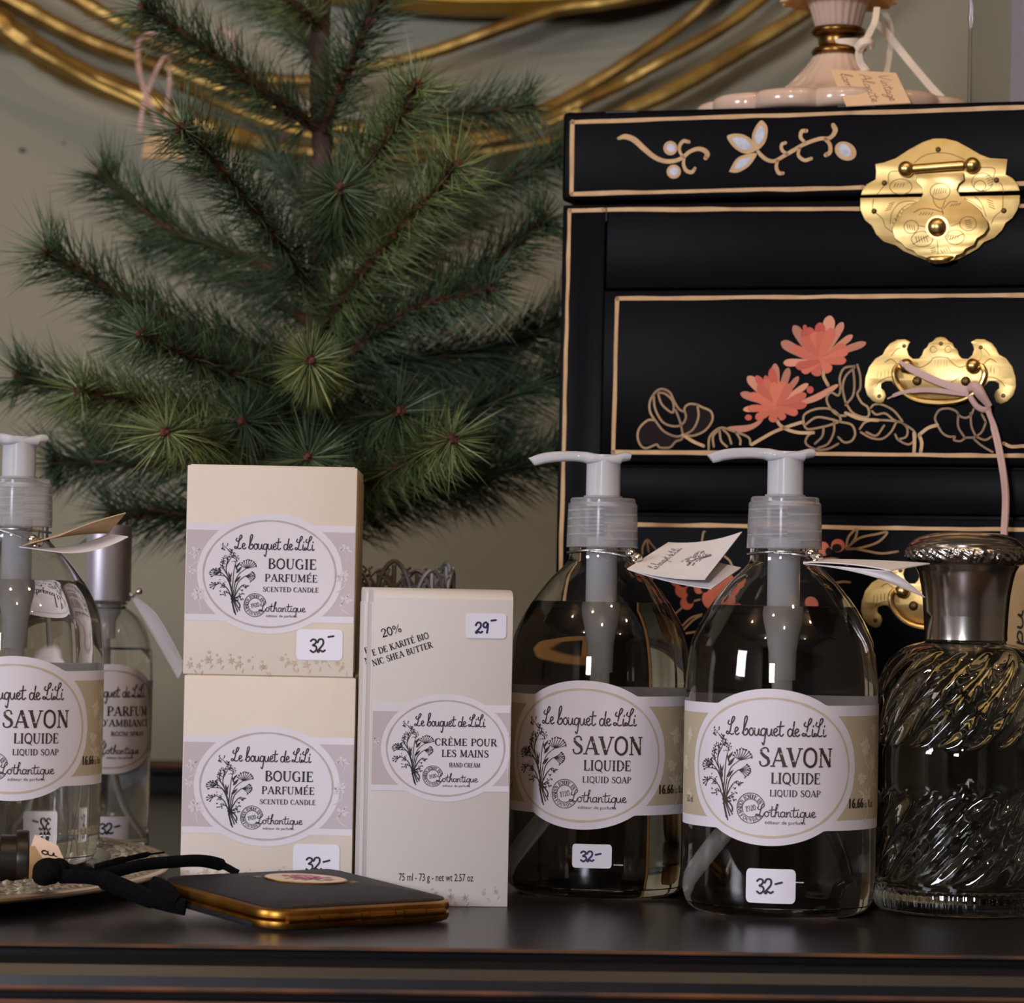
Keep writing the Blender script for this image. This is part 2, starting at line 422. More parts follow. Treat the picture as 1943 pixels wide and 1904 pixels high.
# cursive hand
CU = {
 'L': (.52, [[(.12, .80), (.05, .64), (.2, .56), (.42, .74), (.52, .95), (.43, 1.02), (.33, .85), (.27, .5), (.2, .2), (.1, .04), (-.05, .06), (-.02, .18), (.12, .13), (.3, .01), (.46, .06)]]),
 'e': (.30, [[(.0, .16), (.18, .24), (.24, .36), (.14, .43), (.04, .3), (.06, .1), (.17, .0), (.32, .1)]]),
 'b': (.42, [[(.0, .1), (.16, .5), (.30, .92), (.26, 1.08), (.15, .95), (.1, .5), (.06, .1), (.14, .0), (.3, .06), (.36, .25), (.28, .38), (.18, .28)]]),
 'o': (.36, [[(.18, .42), (.05, .34), (.02, .14), (.12, .0), (.25, .06), (.29, .26), (.18, .42)], [(.22, .40), (.30, .34), (.38, .38)]]),
 'u': (.38, [[(.0, .4), (.0, .12), (.1, .0), (.22, .1), (.28, .4), (.27, .1), (.37, .02)]]),
 'q': (.40, [[(.3, .36), (.18, .42), (.04, .3), (.04, .08), (.16, .0), (.28, .14), (.33, .42), (.28, -.1), (.2, -.5), (.1, -.40)]]),
 't': (.32, [[(.16, .82), (.11, .4), (.1, .08), (.2, .0), (.32, .1)], [(-.06, .52), (.34, .57)]]),
 'd': (.44, [[(.28, .36), (.16, .42), (.04, .3), (.04, .08), (.16, .0), (.28, .14), (.42, .82)], [(.42, .82), (.33, .1), (.44, .0)]]),
 'i': (.22, [[(.06, .4), (.04, .08), (.12, .0), (.22, .08)], [(.1, .56), (.12, .62)]]),
 'h': (.38, [[(.02, .0), (.1, .5), (.22, .95), (.15, 1.0), (.08, .6), (.04, .0)], [(.05, .2), (.18, .4), (.26, .36), (.26, .06), (.37, .02)]]),
 'a': (.40, [[(.28, .36), (.16, .42), (.04, .3), (.04, .08), (.16, .0), (.28, .16), (.31, .4), (.28, .08), (.39, .02)]]),
 'n': (.38, [[(.02, .4), (.04, .0)], [(.04, .2), (.16, .4), (.26, .34), (.26, .06), (.37, .02)]]),
 'c': (.30, [[(.24, .34), (.14, .42), (.03, .26), (.06, .06), (.18, .0), (.3, .1)]]),
 'g': (.40, [[(.3, .36), (.18, .42), (.04, .3), (.04, .08), (.16, .0), (.28, .14), (.32, .4), (.28, -.2), (.12, -.45), (.02, -.3), (.2, -.1), (.4, .08)]]),
 'm': (.56, [[(.02, .4), (.04, .0)], [(.04, .2), (.14, .4), (.22, .34), (.22, .0)], [(.22, .2), (.34, .4), (.42, .34), (.42, .06), (.54, .02)]]),
 'p': (.40, [[(.06, .42), (.02, -.45)], [(.06, .2), (.18, .42), (.3, .3), (.26, .06), (.1, .02)]]),
 'l': (.24, [[(.0, .1), (.14, .6), (.2, .98), (.12, 1.0), (.06, .5), (.06, .06), (.2, .04)]]),
 'r': (.30, [[(.02, .4), (.05, .0)], [(.04, .24), (.14, .4), (.26, .36)]]),
 's': (.30, [[(.24, .34), (.12, .42), (.06, .3), (.2, .18), (.16, .02), (.02, .06)]]),
 'V': (.50, [[(.0, .95), (.16, .0), (.46, 1.0)]]),
 'A': (.52, [[(.0, .0), (.26, 1.0), (.42, .0)], [(.06, .36), (.46, .38)]]),
 '3': (.60, [[(.0, .86), (.2, 1.0), (.46, .9), (.4, .66), (.18, .54), (.46, .45), (.52, .2), (.26, .0), (.0, .14)]]),
 '2': (.72, [[(.0, .74), (.16, .98), (.46, .94), (.5, .62), (.24, .3), (.02, .08), (.1, .0), (.26, .12), (.48, .02), (.66, .12)]]),
 '9': (.62, [[(.5, .8), (.3, 1.0), (.05, .82), (.1, .56), (.34, .54), (.5, .86), (.48, .4), (.42, .0)]]),
 '-': (.64, [[(.12, .64), (.36, .69), (.62, .74)]]), '_': (.72, [[(.22, 1.14), (.44, 1.17), (.68, 1.19)]]),
 'J': (.1, []), ' ': (.24, []),
}
def hand(txt, x0, x1, y, h, w, rise=0.0):
    adv = sum(CU[c][0] for c in txt); k = (x1 - x0) / adv; a = Art(); x = 0.0
    for c in txt:
        d, sts = CU[c]
        for pts in sts:
            a.stroke([(x0 + (x + px) * k, y + py * h + rise * (x + px) * k) for px, py in pts], w, 4)
        x += d
    return a
_fc = {}
def plain(txt, x0, x1, y, h):
    """sans lettering from Blender's own built-in face, fitted to x0..x1 with capital height h"""
    if txt not in _fc:
        cu = bpy.data.curves.new('lettering', 'FONT'); cu.body = txt; cu.resolution_u = 3
        o = bpy.data.objects.new('lettering', cu); COL.objects.link(o)
        dg = bpy.context.evaluated_depsgraph_get(); ev = o.evaluated_get(dg)
        me = ev.to_mesh()
        me.calc_loop_triangles()
        _fc[txt] = ([(v.co.x, v.co.y) for v in me.vertices], [tuple(t.vertices) for t in me.loop_triangles])
        ev.to_mesh_clear(); bpy.data.objects.remove(o); bpy.data.curves.remove(cu)
    V, Tt = _fc[txt]
    xa = min(v[0] for v in V); xb = max(v[0] for v in V)
    k = (x1 - x0) / (xb - xa); a = Art()
    a.tri([(x0 + (v[0] - xa) * k, y + v[1] * h / 0.72) for v in V], Tt)
    return a
def rot_art(a, cx, cy, ang):
    c, s = cos(ang), sin(ang)
    b = Art(); b.tri([(cx + (x - cx) * c - (y - cy) * s, cy + (x - cx) * s + (y - cy) * c) for x, y in a.p], a.t); return b

# ---------------------------------------------------------------- materials
WALLM = mat('wall_paint', (152, 147, 126), 0.85, rgb2=(146, 141, 120), nscale=3, bump=0.05, bscale=120)
PLASTER = mat('room_plaster', (112, 104, 92), 0.9, rgb2=(104, 96, 86), nscale=2)
FLOORM = mat('floor_boards', (76, 54, 38), 0.5, rgb2=(70, 48, 33), nscale=6, stretch=(1, 12, 1))
BLACKW = mat('black_paint', (27, 26, 28), 0.30, rgb2=(22, 21, 23), nscale=9, bump=0.05, bscale=60, spec=0.45)
WORN = mat('worn_edge', (112, 66, 34), 0.5, rgb2=(40, 34, 32), nscale=26, stretch=(1, 1, 1), lo=0.30, hi=0.62)
LACQ = mat('black_lacquer', (13, 12, 15), 0.36, rgb2=(11, 10, 12), nscale=14, spec=0.04)
LACQE = mat('lacquer_chipped', (110, 66, 40), 0.5, rgb2=(18, 18, 24), nscale=60, lo=0.24, hi=0.36)
GOLDP = mat('gold_paint', (206, 168, 116), 0.5, rgb2=(190, 146, 96), nscale=90)
GOLDD = mat('dull_gold_paint', (176, 140, 88), 0.5, rgb2=(128, 92, 56), nscale=45)
WHITEP = mat('white_paint', (205, 207, 218), 0.6, rgb2=(175, 180, 196), nscale=240)
CORAL1 = mat('coral_paint', (222, 114, 76), 0.55, rgb2=(190, 80, 52), objrand=True)
CORAL2 = mat('pale_coral_paint', (226, 150, 112), 0.55, rgb2=(176, 106, 80), objrand=True)
CORAL3 = mat('deep_coral_paint', (188, 70, 46), 0.55, rgb2=(206, 88, 58), objrand=True)
BERRYP = mat('orange_berry_paint', (205, 100, 62), 0.55, rgb2=(188, 84, 52), nscale=50)
DARKP = mat('brown_black_paint', (30, 19, 18), 0.6, spec=0.1)
BRASS = mat('brass', (214, 184, 120), 0.38, 0.97, rgb2=(194, 160, 96), nscale=60, bump=0.05, bscale=250)
BRASSP = mat('polished_brass', (232, 200, 132), 0.30, 1.0, rgb2=(214, 176, 108), nscale=90)
ENGR = mat('engraved_line', (84, 66, 34), 0.5, 0.6)
NAILM = mat('dark_nail', (92, 70, 40), 0.4, 0.8)
GILT = mat('gilt_rod', (176, 144, 76), 0.40, 0.75, rgb2=(130, 98, 48), nscale=30, bump=0.25, bscale=160)
GILTF = mat('gilt_ring', (188, 152, 68), 0.5, 0.7, rgb2=(170, 126, 46), nscale=22)
MIRRORM = mat('mirror_glass', (230, 232, 232), 0.02, 1.0)
RIBP = mat('pink_ribbon', (206, 170, 158), 0.5, rgb2=(188, 150, 138), nscale=50)
RIBW = mat('cream_ribbon', (226, 208, 184), 0.5)
RIBB = mat('black_ribbon', (8, 7, 8), 0.85, spec=0.1, rgb2=(15, 14, 15), nscale=900, bump=0.4, bscale=1500)
KRAFT = mat('kraft_card', (206, 176, 132), 0.8, rgb2=(196, 164, 122), nscale=200)
PEACH = mat('peach_card', (230, 194, 152), 0.8)
CARDW = mat('white_card', (236, 230, 228), 0.7)
INK = mat('black_ink', (38, 36, 38), 0.6)
INKL = mat('pale_grey_ink', (110, 104, 104), 0.6)
INKB = mat('brown_ink', (62, 48, 36), 0.6, rgb2=(206, 198, 196), nscale=620, lo=0.635, hi=0.68)
INKV = mat('blue_pen', (44, 40, 84), 0.6)
INKT = mat('tag_pen', (146, 108, 90), 0.7)
CREAM = mat('cream_carton', (230, 217, 203), 0.62, rgb2=(224, 208, 188), nscale=12, bump=0.06, bscale=900)
CREAM2 = mat('hand_cream_carton', (220, 213, 205), 0.6, rgb2=(215, 207, 198), nscale=12, bump=0.06, bscale=900)
CARTIN = mat('carton_edge', (206, 186, 156), 0.7)
OVAL = mat('label_white', (226, 219, 224), 0.6)
BANDG = mat('label_grey_lilac', (196, 184, 186), 0.6)
BANDB = mat('label_beige', (190, 174, 144), 0.6)
FLOWB = mat('label_beige_flowers', (214, 202, 176), 0.6)
FLOWG = mat('label_grey_flowers', (216, 207, 210), 0.6)
FLOWC = mat('carton_flower_print', (200, 182, 160), 0.65)
RINGG = mat('ring_grey', (186, 172, 168), 0.6)
RINGB = mat('ring_beige', (202, 184, 160), 0.6)
STICK = mat('price_sticker_paper', (232, 228, 236), 0.45)
PET = mat('clear_bottle', (250, 250, 250), 0.0, trans=1.0, ior=1.46)
LIQ = mat('clear_soap', (250, 247, 236), 0.0, trans=1.0, ior=1.36)
GLASSD = mat('pressed_glass', (248, 250, 240), 0.0, trans=1.0, ior=1.5)
ACRYL = mat('acrylic', (248, 250, 252), 0.0, trans=1.0, ior=1.49)
PUMPM = mat('milky_plastic', (252, 251, 253), 0.16, trans=0.52, ior=1.3)
PUMPC = mat('frosted_collar', (252, 252, 254), 0.12, trans=0.84, ior=1.22)
TUBEM = mat('dip_tube', (250, 250, 250), 0.22, trans=0.45, ior=1.38)
SILVER = mat('silver', (228, 220, 210), 0.17, 1.0)
SILVERR = mat('silver_relief', (196, 188, 178), 0.24, 1.0, bump=1.0, bscale=260, voronoi=True)
TRAYM = mat('tray_silver', (176, 170, 160), 0.22, 1.0, rgb2=(140, 134, 126), nscale=30)
TRAYW = mat('tray_lip', (206, 186, 156), 0.34, 0.9)  # warm tint stands in for lamp light reflected along the lip
TRAYR = mat('tray_filigree', (216, 206, 186), 0.5, 0.4, rgb2=(52, 46, 40), nscale=420, bump=1.0, bscale=320, voronoi=True)  # dark noise tone paints in the shaded recesses of the filigree
BEADM = mat('cream_lit_beads', (232, 222, 200), 0.35, 0.45, rgb2=(150, 138, 116), nscale=300)  # cream tone puts the warm light on the silver beads into their colour
ALU = mat('brushed_cap', (206, 200, 208), 0.46, 0.75)
CORD = mat('silver_cord', (190, 184, 176), 0.35, 0.9, rgb2=(110, 104, 98), nscale=1500)
GLASSP = mat('alacite_glass', (216, 188, 166), 0.16, rgb2=(210, 178, 156), nscale=20, sss=0.5, coat=0.5)
GLOW = mat('alacite_skirt', (244, 190, 140), 0.2, sss=0.7, coat=0.5)  # peach tint stands in for light glowing through the ruffle
BRONZE = mat('aged_brass', (150, 112, 62), 0.3, 1.0, rgb2=(104, 74, 40), nscale=80)
LEATHER = mat('black_leather', (31, 29, 33), 0.5, spec=0.3, rgb2=(25, 23, 27), nscale=60, bump=0.5, bscale=1400)
CASEG = mat('case_gilt', (196, 142, 62), 0.36, 1.0, rgb2=(150, 100, 38), nscale=50)
CERAM = mat('cream_enamel', (226, 200, 166), 0.3)
ROSE1 = mat('rose_pink', (196, 84, 128), 0.4); ROSE2 = mat('rose_pale', (222, 150, 170), 0.4); LEAFG = mat('enamel_green', (142, 158, 92), 0.4)
BLACKM = mat('black_metal', (30, 26, 26), 0.35, 0.4, rgb2=(44, 36, 32), nscale=40)
LACEM = mat('lace_metal', (150, 148, 150), 0.5, 0.4, rgb2=(120, 116, 116), nscale=60)
BARK = mat('brown_bark', (86, 60, 50), 0.85, rgb2=(58, 40, 34), nscale=120, bump=0.6, bscale=400)
STEMM = mat('brown_stem', (92, 56, 34), 0.85, rgb2=(58, 40, 24), nscale=160)
NEED1 = mat('blue_green_needles', (44, 66, 48), 0.36, rgb2=(104, 122, 84), island=True)
NEED2 = mat('yellow_green_needles', (64, 84, 46), 0.36, rgb2=(146, 156, 98), island=True)
NEED3 = mat('shaded_needles', (40, 58, 42), 0.45, rgb2=(78, 96, 64), island=True)  # darker green carries the shade of rear, inner and low branches
SCALE = mat('rust_scales', (112, 62, 42), 0.85, rgb2=(64, 40, 32), island=True)
BURLAP = mat('burlap', (150, 122, 86), 0.9, rgb2=(118, 94, 62), nscale=300, bump=0.5, bscale=500)
SCUFF = mat('wall_scuff', (96, 88, 78), 0.9)
FRAMEW = mat('window_frame_white', (214, 210, 204), 0.5)
PAPERW = mat('sheet_paper', (214, 206, 214), 0.7)

# ---------------------------------------------------------------- the printed label, drawn once (units: half the oval's width)
def Z(x, y): return ((x - 788) / 600, -(y - 990 - 0.02 * (x - 788)) / 600)
def ZA(a, dx=0, dy=0):
    b = Art(); b.tri([Z(x + dx, y + dy) for x, y in a.p], [(t[0], t[2], t[1]) for t in a.t]); return b
OA, OB = 1.0, 0.823
def ztext(txt, x0, x1, base, h, fn=caps, **kw):
    # build in label units: baseline in drawing pixels
    (u0, v) = ((x0 - 788) / 600, -(base - 990) / 600)
    return fn(txt, u0, (x1 - 788) / 600, v, h / 600, **kw)
def bouquet():
    a = Art(); R = random.Random(5)
    for pts in ([(515, 1325), (490, 1230), (480, 1120), (440, 1000), (430, 930), (470, 830), (400, 755)],
                [(505, 1310), (480, 1200), (485, 1080), (495, 950), (520, 850)], [(530, 1300), (495, 1200), (500, 1090), (530, 1000), (595, 945)],
                [(548, 1290), (505, 1205), (520, 1080), (570, 1020), (615, 1000)], [(490, 1180), (450, 1050), (390, 980), (340, 960)],
                [(480, 1190), (440, 1110), (380, 1070), (325, 1090)], [(485, 1190), (455, 1150), (410, 1140)],
                [(500, 1180), (540, 1110), (580, 1080), (600, 1110)], [(500, 1195), (540, 1170), (570, 1150)],
                [(440, 1000), (400, 930), (405, 870)], [(450, 1050), (420, 1010), (330, 1000)], [(430, 930), (440, 870), (430, 840)]):
        a.stroke(pts, [9, 7, 4], 5)
    for pts in ([(475, 1195), (500, 1215), (535, 1205)], [(480, 1225), (505, 1190), (530, 1190)], [(510, 1200), (545, 1240), (548, 1270)]):
        a.stroke(pts, 10, 4)
    for (p, q, w) in (((470, 1062), (448, 968), 17), ((500, 1060), (552, 1008), 20), ((512, 985), (560, 928), 20), ((508, 942), (546, 892), 15),
                      ((520, 965), (500, 905), 12), ((462, 1030), (478, 975), 9)):
        a.lens(p, q, w)
    def umbel(cx, cy, r, a0, a1, n, bx, by):
        for k in range(n):
            t = a0 + (a1 - a0) * k / (n - 1); e = (cx + r * cos(t), cy - r * sin(t) * 0.85)
            a.stroke([(bx, by), ((bx + e[0]) / 2 + 6 * cos(t), (by + e[1]) / 2), e], 4.5, 4); a.ell(e[0], e[1], 7, 6, n=8)
            a.ell(e[0] + R.uniform(-13, 13), e[1] + R.uniform(-11, 11), 4.5, 4, n=7)
    umbel(610, 930, 62, 0.05, 2.9, 9, 597, 948); umbel(612, 1010, 52, -1.1, 0.9, 7, 590, 1010)
    umbel(345, 985, 46, 0.6, 3.9, 8, 372, 985); umbel(330, 1088, 30, 1.2, 4.6, 5, 352, 1078)
    for (cx, cy, rx, ry, n) in ((412, 770, 26, 24, 9), (460, 800, 24, 22, 8), (486, 835, 24, 24, 8), (425, 868, 36, 26, 14), (405, 915, 24, 26, 10), (505, 870, 30, 26, 10),
                                (365, 975, 34, 28, 12), (395, 1075, 34, 34, 12), (412, 1152, 32, 20, 9), (558, 1165, 22, 40, 12), (592, 1098, 18, 16, 6), (390, 950, 24, 18, 8)):
        for _ in range(int(n * 1.7)):
            x, y = cx + R.uniform(-rx, rx), cy + R.uniform(-ry, ry)
            if R.random() < 0.45: a.lens((x, y), (x + R.uniform(-16, 16), y - R.uniform(4, 16)), 8, n=4)
            else: a.ell(x, y, R.uniform(3.5, 6.5), R.uniform(3, 6), n=7)
    return a
BOUQ = ZA(bouquet())
def stamp():
    a = Art(); cx, cy = -0.193, -0.433
    a.ring(cx, cy, .153, .158, .008, a0=0.35, a1=6.0); a.ring(cx, cy, .092, .095, .007, a0=0.3, a1=5.6)
    def arc(txt, a0, a1, r, h, up=True):
        n = len(txt)
        for k, c in enumerate(txt):
            if c == ' ': continue
            t = a0 + (a1 - a0) * k / (n - 1)
            g = caps(c, -h * .36, h * .36, -h / 2, h, wmul=1.0)
            g = rot_art(g, 0, 0, (t - pi / 2) if up else (t + pi / 2))
            a.merge(g, lambda x, y: (x + cx + r * cos(t), y + cy + r * sin(t)))
    arc('MAISON FONDEE EN', 3.5, 0.55, .122, .042); arc('FOUNDED', 3.85, 5.6, .124, .040, False)
    g = rot_art(caps('1920', -.055, .055, -.03, .06), 0, 0, 0.22); a.merge(g, lambda x, y: (x + cx, y + cy))
    return a
def front_print():
    """lettering common to all the labels of this range"""
    a = Art()
    a.merge(ztext('Le bouquet de LiLi', 500, 1148, 792, 112, hand, w=.0145))
    a.merge(BOUQ); a.merge(stamp())
    a.merge(ztext('Lothantique', 712, 1085, 1300, 78, hand, w=.0105))
    a.merge(ztext('éditeur de parfums', 764, 1018, 1346, 22, plain))
    return a
COMMON = front_print()
RING = Art().ring(Z(785, 992)[0], Z(785, 992)[1],   .905, .728, .023, n=110, jit=0.3)
def flower(a, x, y, r, n=5, rot=0.0, w=0.5):
    for k in range(n):
        t = rot + 2 * pi * k / n
        a.ell(x + r * .6 * cos(t), y + r * .6 * sin(t), r * .42, r * .42 * w * 1.4, t, n=10)
    a.ell(x, y, r * .22, r * .22, n=8)
def sprig_flowers(pts, seed=1, r=.07):
    R = random.Random(seed); a = Art()
    for (x, y, s) in pts:
        flower(a, x, y, r * s, R.choice((4, 5, 6)), R.uniform(0, 2))
        for _ in range(3):
            t = R.uniform(0, 2 * pi); d = r * s * R.uniform(1.2, 1.9)
            a.lens((x + .3 * d * cos(t), y + .3 * d * sin(t)), (x + d * cos(t), y + d * sin(t)), r * s * .4, n=5)
        a.stroke([(x, y), (x + R.uniform(-.05, .05), y - r * s * 1.5), (x + R.uniform(-.08, .08), y - r * s * 2.6)], .012 * s, 3)
    return a
def snow_flowers(xs0, xs1, y, n, seed):
    R = random.Random(seed); a = Art()
    for k in range(n):
        x = xs0 + (xs1 - xs0) * (k + .5) / n + R.uniform(-.05, .05); yy = y + R.uniform(-.09, .07); s = R.uniform(.4, .95)
        nn = R.choice((5, 6)); t0 = R.uniform(0, 1)
        for j in range(nn):
            t = t0 + 2 * pi * j / nn
            a.lens((x, yy), (x + .075 * s * cos(t), yy + .075 * s * sin(t)), .034 * s, n=4)
        if R.random() < .6: a.ell(x + R.uniform(-.06, .06), yy + .11 * s, .026 * s, .026 * s, n=8)
        a.lens((x + .06, yy - .06), (x + .06 + R.uniform(-.05, .05), yy - .13), .02, n=4)
    return a
def round_rect(w, h, r, n=5):
    P = []
    for (cx, cy, a0) in ((w / 2 - r, h / 2 - r, 0), (-w / 2 + r, h / 2 - r, pi / 2), (-w / 2 + r, -h / 2 + r, pi), (w / 2 - r, -h / 2 + r, 1.5 * pi)):
        for k in range(n + 1): P.append((cx + r * cos(a0 + pi / 2 * k / n), cy + r * sin(a0 + pi / 2 * k / n)))
    return P

# ---------------------------------------------------------------- the setting
def shell(name, x0, x1, y0, y1, z0, z1, M):
    return MB().box(x0, x1, y0, y1, z0, z1).build(name, M, None, loc=O, rotz=ROT, kind='structure')
FZ, CZ = -0.80, 1.75
XL, XR, YF = -2.0, 2.2, -3.6
wall_back = shell('wall_back', XL - .1, XR + .1, WALL_Y, WALL_Y + .1, FZ, CZ, WALLM)
shell('floor', XL - .1, XR + .1, YF - .1, WALL_Y + .1, FZ - .1, FZ, FLOORM)
shell('ceiling', XL - .1, XR + .1, YF - .1, WALL_Y + .1, CZ, CZ + .1, PLASTER)
shell('wall_right', XR, XR + .1, YF, WALL_Y, FZ, CZ, PLASTER)
def holed(name, along, pos, lo, hi, a0, a1, z0, z1):
    """a wall with a window opening a0..a1, z0..z1"""
    b = MB()
    for (s0, s1, t0, t1) in ((lo, a0, FZ, CZ), (a1, hi, FZ, CZ), (a0, a1, FZ, z0), (a0, a1, z1, CZ)):
        if along == 'y': b.box(pos - .1, pos, s0, s1, t0, t1)
        else: b.box(s0, s1, pos - .1, pos, t0, t1)
    return b.build(name, PLASTER, None, loc=O, rotz=ROT, kind='structure')
holed('wall_left', 'y', XL, YF, WALL_Y, -1.40, -.80, .32, .92)
holed('wall_front', 'x', YF, XL, XR, -1.51, -.99, .42, .98)
def window(name, along, pos, a0, a1, z0, z1):
    b = MB()
    def bar(s0, s1, t0, t1):
        if along == 'y': b.box(pos - .085, pos - .05, s0, s1, t0, t1)
        else: b.box(s0, s1, pos - .085, pos - .05, t0, t1)
    f = .05
    bar(a0, a1, z0, z0 + f); bar(a0, a1, z1 - f, z1); bar(a0, a0 + f, z0 + f, z1 - f); bar(a1 - f, a1, z0 + f, z1 - f)
    bar((a0 + a1) / 2 - .015, (a0 + a1) / 2 + .015, z0 + f, z1 - f)
    w = b.build(name, FRAMEW, None, loc=O, rotz=ROT, kind='structure')
window('window_1', 'y', XL, -1.40, -.80, .32, .92)
window('window_2', 'x', YF, -1.51, -.99, .42, .98)
# two old nail dents in the plaster of the back wall
def on_wall(px, py, off=0.0): return at_plane(px, py, O + EY * (WALL_Y - off), EY)
for (px, py, r) in ((42, 285, .0024), (121, 271, .0012)):
    p = on_wall(px, py, .0002); q = p - O; l = Vector((q.dot(EX), q.dot(EY), q.z))
    MB().ball(l, r, 12, sy=.18, sz=.75).build('dent', SCUFF, wall_back)

# ---------------------------------------------------------------- the black sideboard
def sideboard():
    t = thing('sideboard', 'black painted wooden sideboard with worn brown moulding edges', 'sideboard', O + Vector((0, 0, -.8)), ROT)
    x0, x1, D = -1.05, 1.15, WALL_Y - .022
    prof = [(0.0006, 0.0), (-.0002, -.0008), (-.0002, -.0012), (.0032, -.0022), (.0036, -.0040), (.0004, -.0046), (-.0030, -.0070), (-.0056, -.0105), (-.0064, -.0140),
            (-.0068, -.0152), (-.0064, -.0160), (-.0030, -.0166), (-.0028, -.0182), (-.0060, -.0190), (-.0064, -.0198), (-.0064, -.0206), (-.0064, -.034), (.012, -.036)]
    worn = {0, 1, 8, 9, 13, 14}
    vs = []; fs = []; mi = []
    for (y, z) in prof: vs += [(x0, y, z + .8), (x1, y, z + .8)]
    b = MB(); n = len(prof)
    for i in range(n - 1):
        b.add([vs[2 * i], vs[2 * i + 1], vs[2 * i + 3], vs[2 * i + 2]], [(0, 3, 2, 1)], 1 if i in worn else 0, False)
    # the top face, back, underside, ends
    b.add([(x0, .0006, .8), (x1, .0006, .8), (x1, D, .8), (x0, D, .8)], [(0, 1, 2, 3)], 0, False)
    b.add([(x0, .012, .764), (x1, .012, .764), (x1, D, .764), (x0, D, .764)], [(3, 2, 1, 0)], 0, False)
    b.add([(x0, D, .764), (x1, D, .764), (x1, D, .8), (x0, D, .8)], [(3, 2, 1, 0)][::-1], 0, False)
    for x, fl in ((x0, 0), (x1, 1)):
        ring = [(x, y, z + .8) for y, z in prof] + [(x, D, .764), (x, D, .8)]
        b.add(ring, [tuple(range(len(ring)))[::1 if fl else -1]], 0, False)
    b.build('top_board', [BLACKW, WORN], t)
    MB().box(x0 + .02, x1 - .02, .016, D, .10, .762).build('carcass', BLACKW, t, bevel=.002)
    for k in range(3):
        a = x0 + .05 + k * .705
        d = MB().box(a, a + .68, .002, .018, .14, .73).build('door', BLACKW, t, bevel=.003)
        MB().ball((a + .05, -.010, .46), .014).build('knob', BRASS, d)
    for x in (x0 + .05, x1 - .11):
        for y in (.03, D - .09):
            MB().box(x, x + .06, y, y + .06, 0, .11).build('leg', BLACKW, t, bevel=.003)
sideboard()
def wall_rail():
    x0, x1, D = XL, XR, WALL_Y
    g = MB()
    pr = [(0, 0), (0, .010), (-.004, .012), (-.004, .0155), (-.001, .0175), (.006, .0185), (.016, .0185), (.016, 0)]
    for i in range(len(pr)):
        (a, z), (c, w) = pr[i], pr[(i + 1) % len(pr)]
        g.add([(x0, D - .016 + a, z), (x1, D - .016 + a, z), (x1, D - .016 + c, w), (x0, D - .016 + c, w)], [(0, 1, 2, 3)], 1 if i == 3 else 0, False)
    g.build('trim_1', [BLACKW, WORN], None, loc=O, rotz=ROT, kind='structure')
wall_rail()

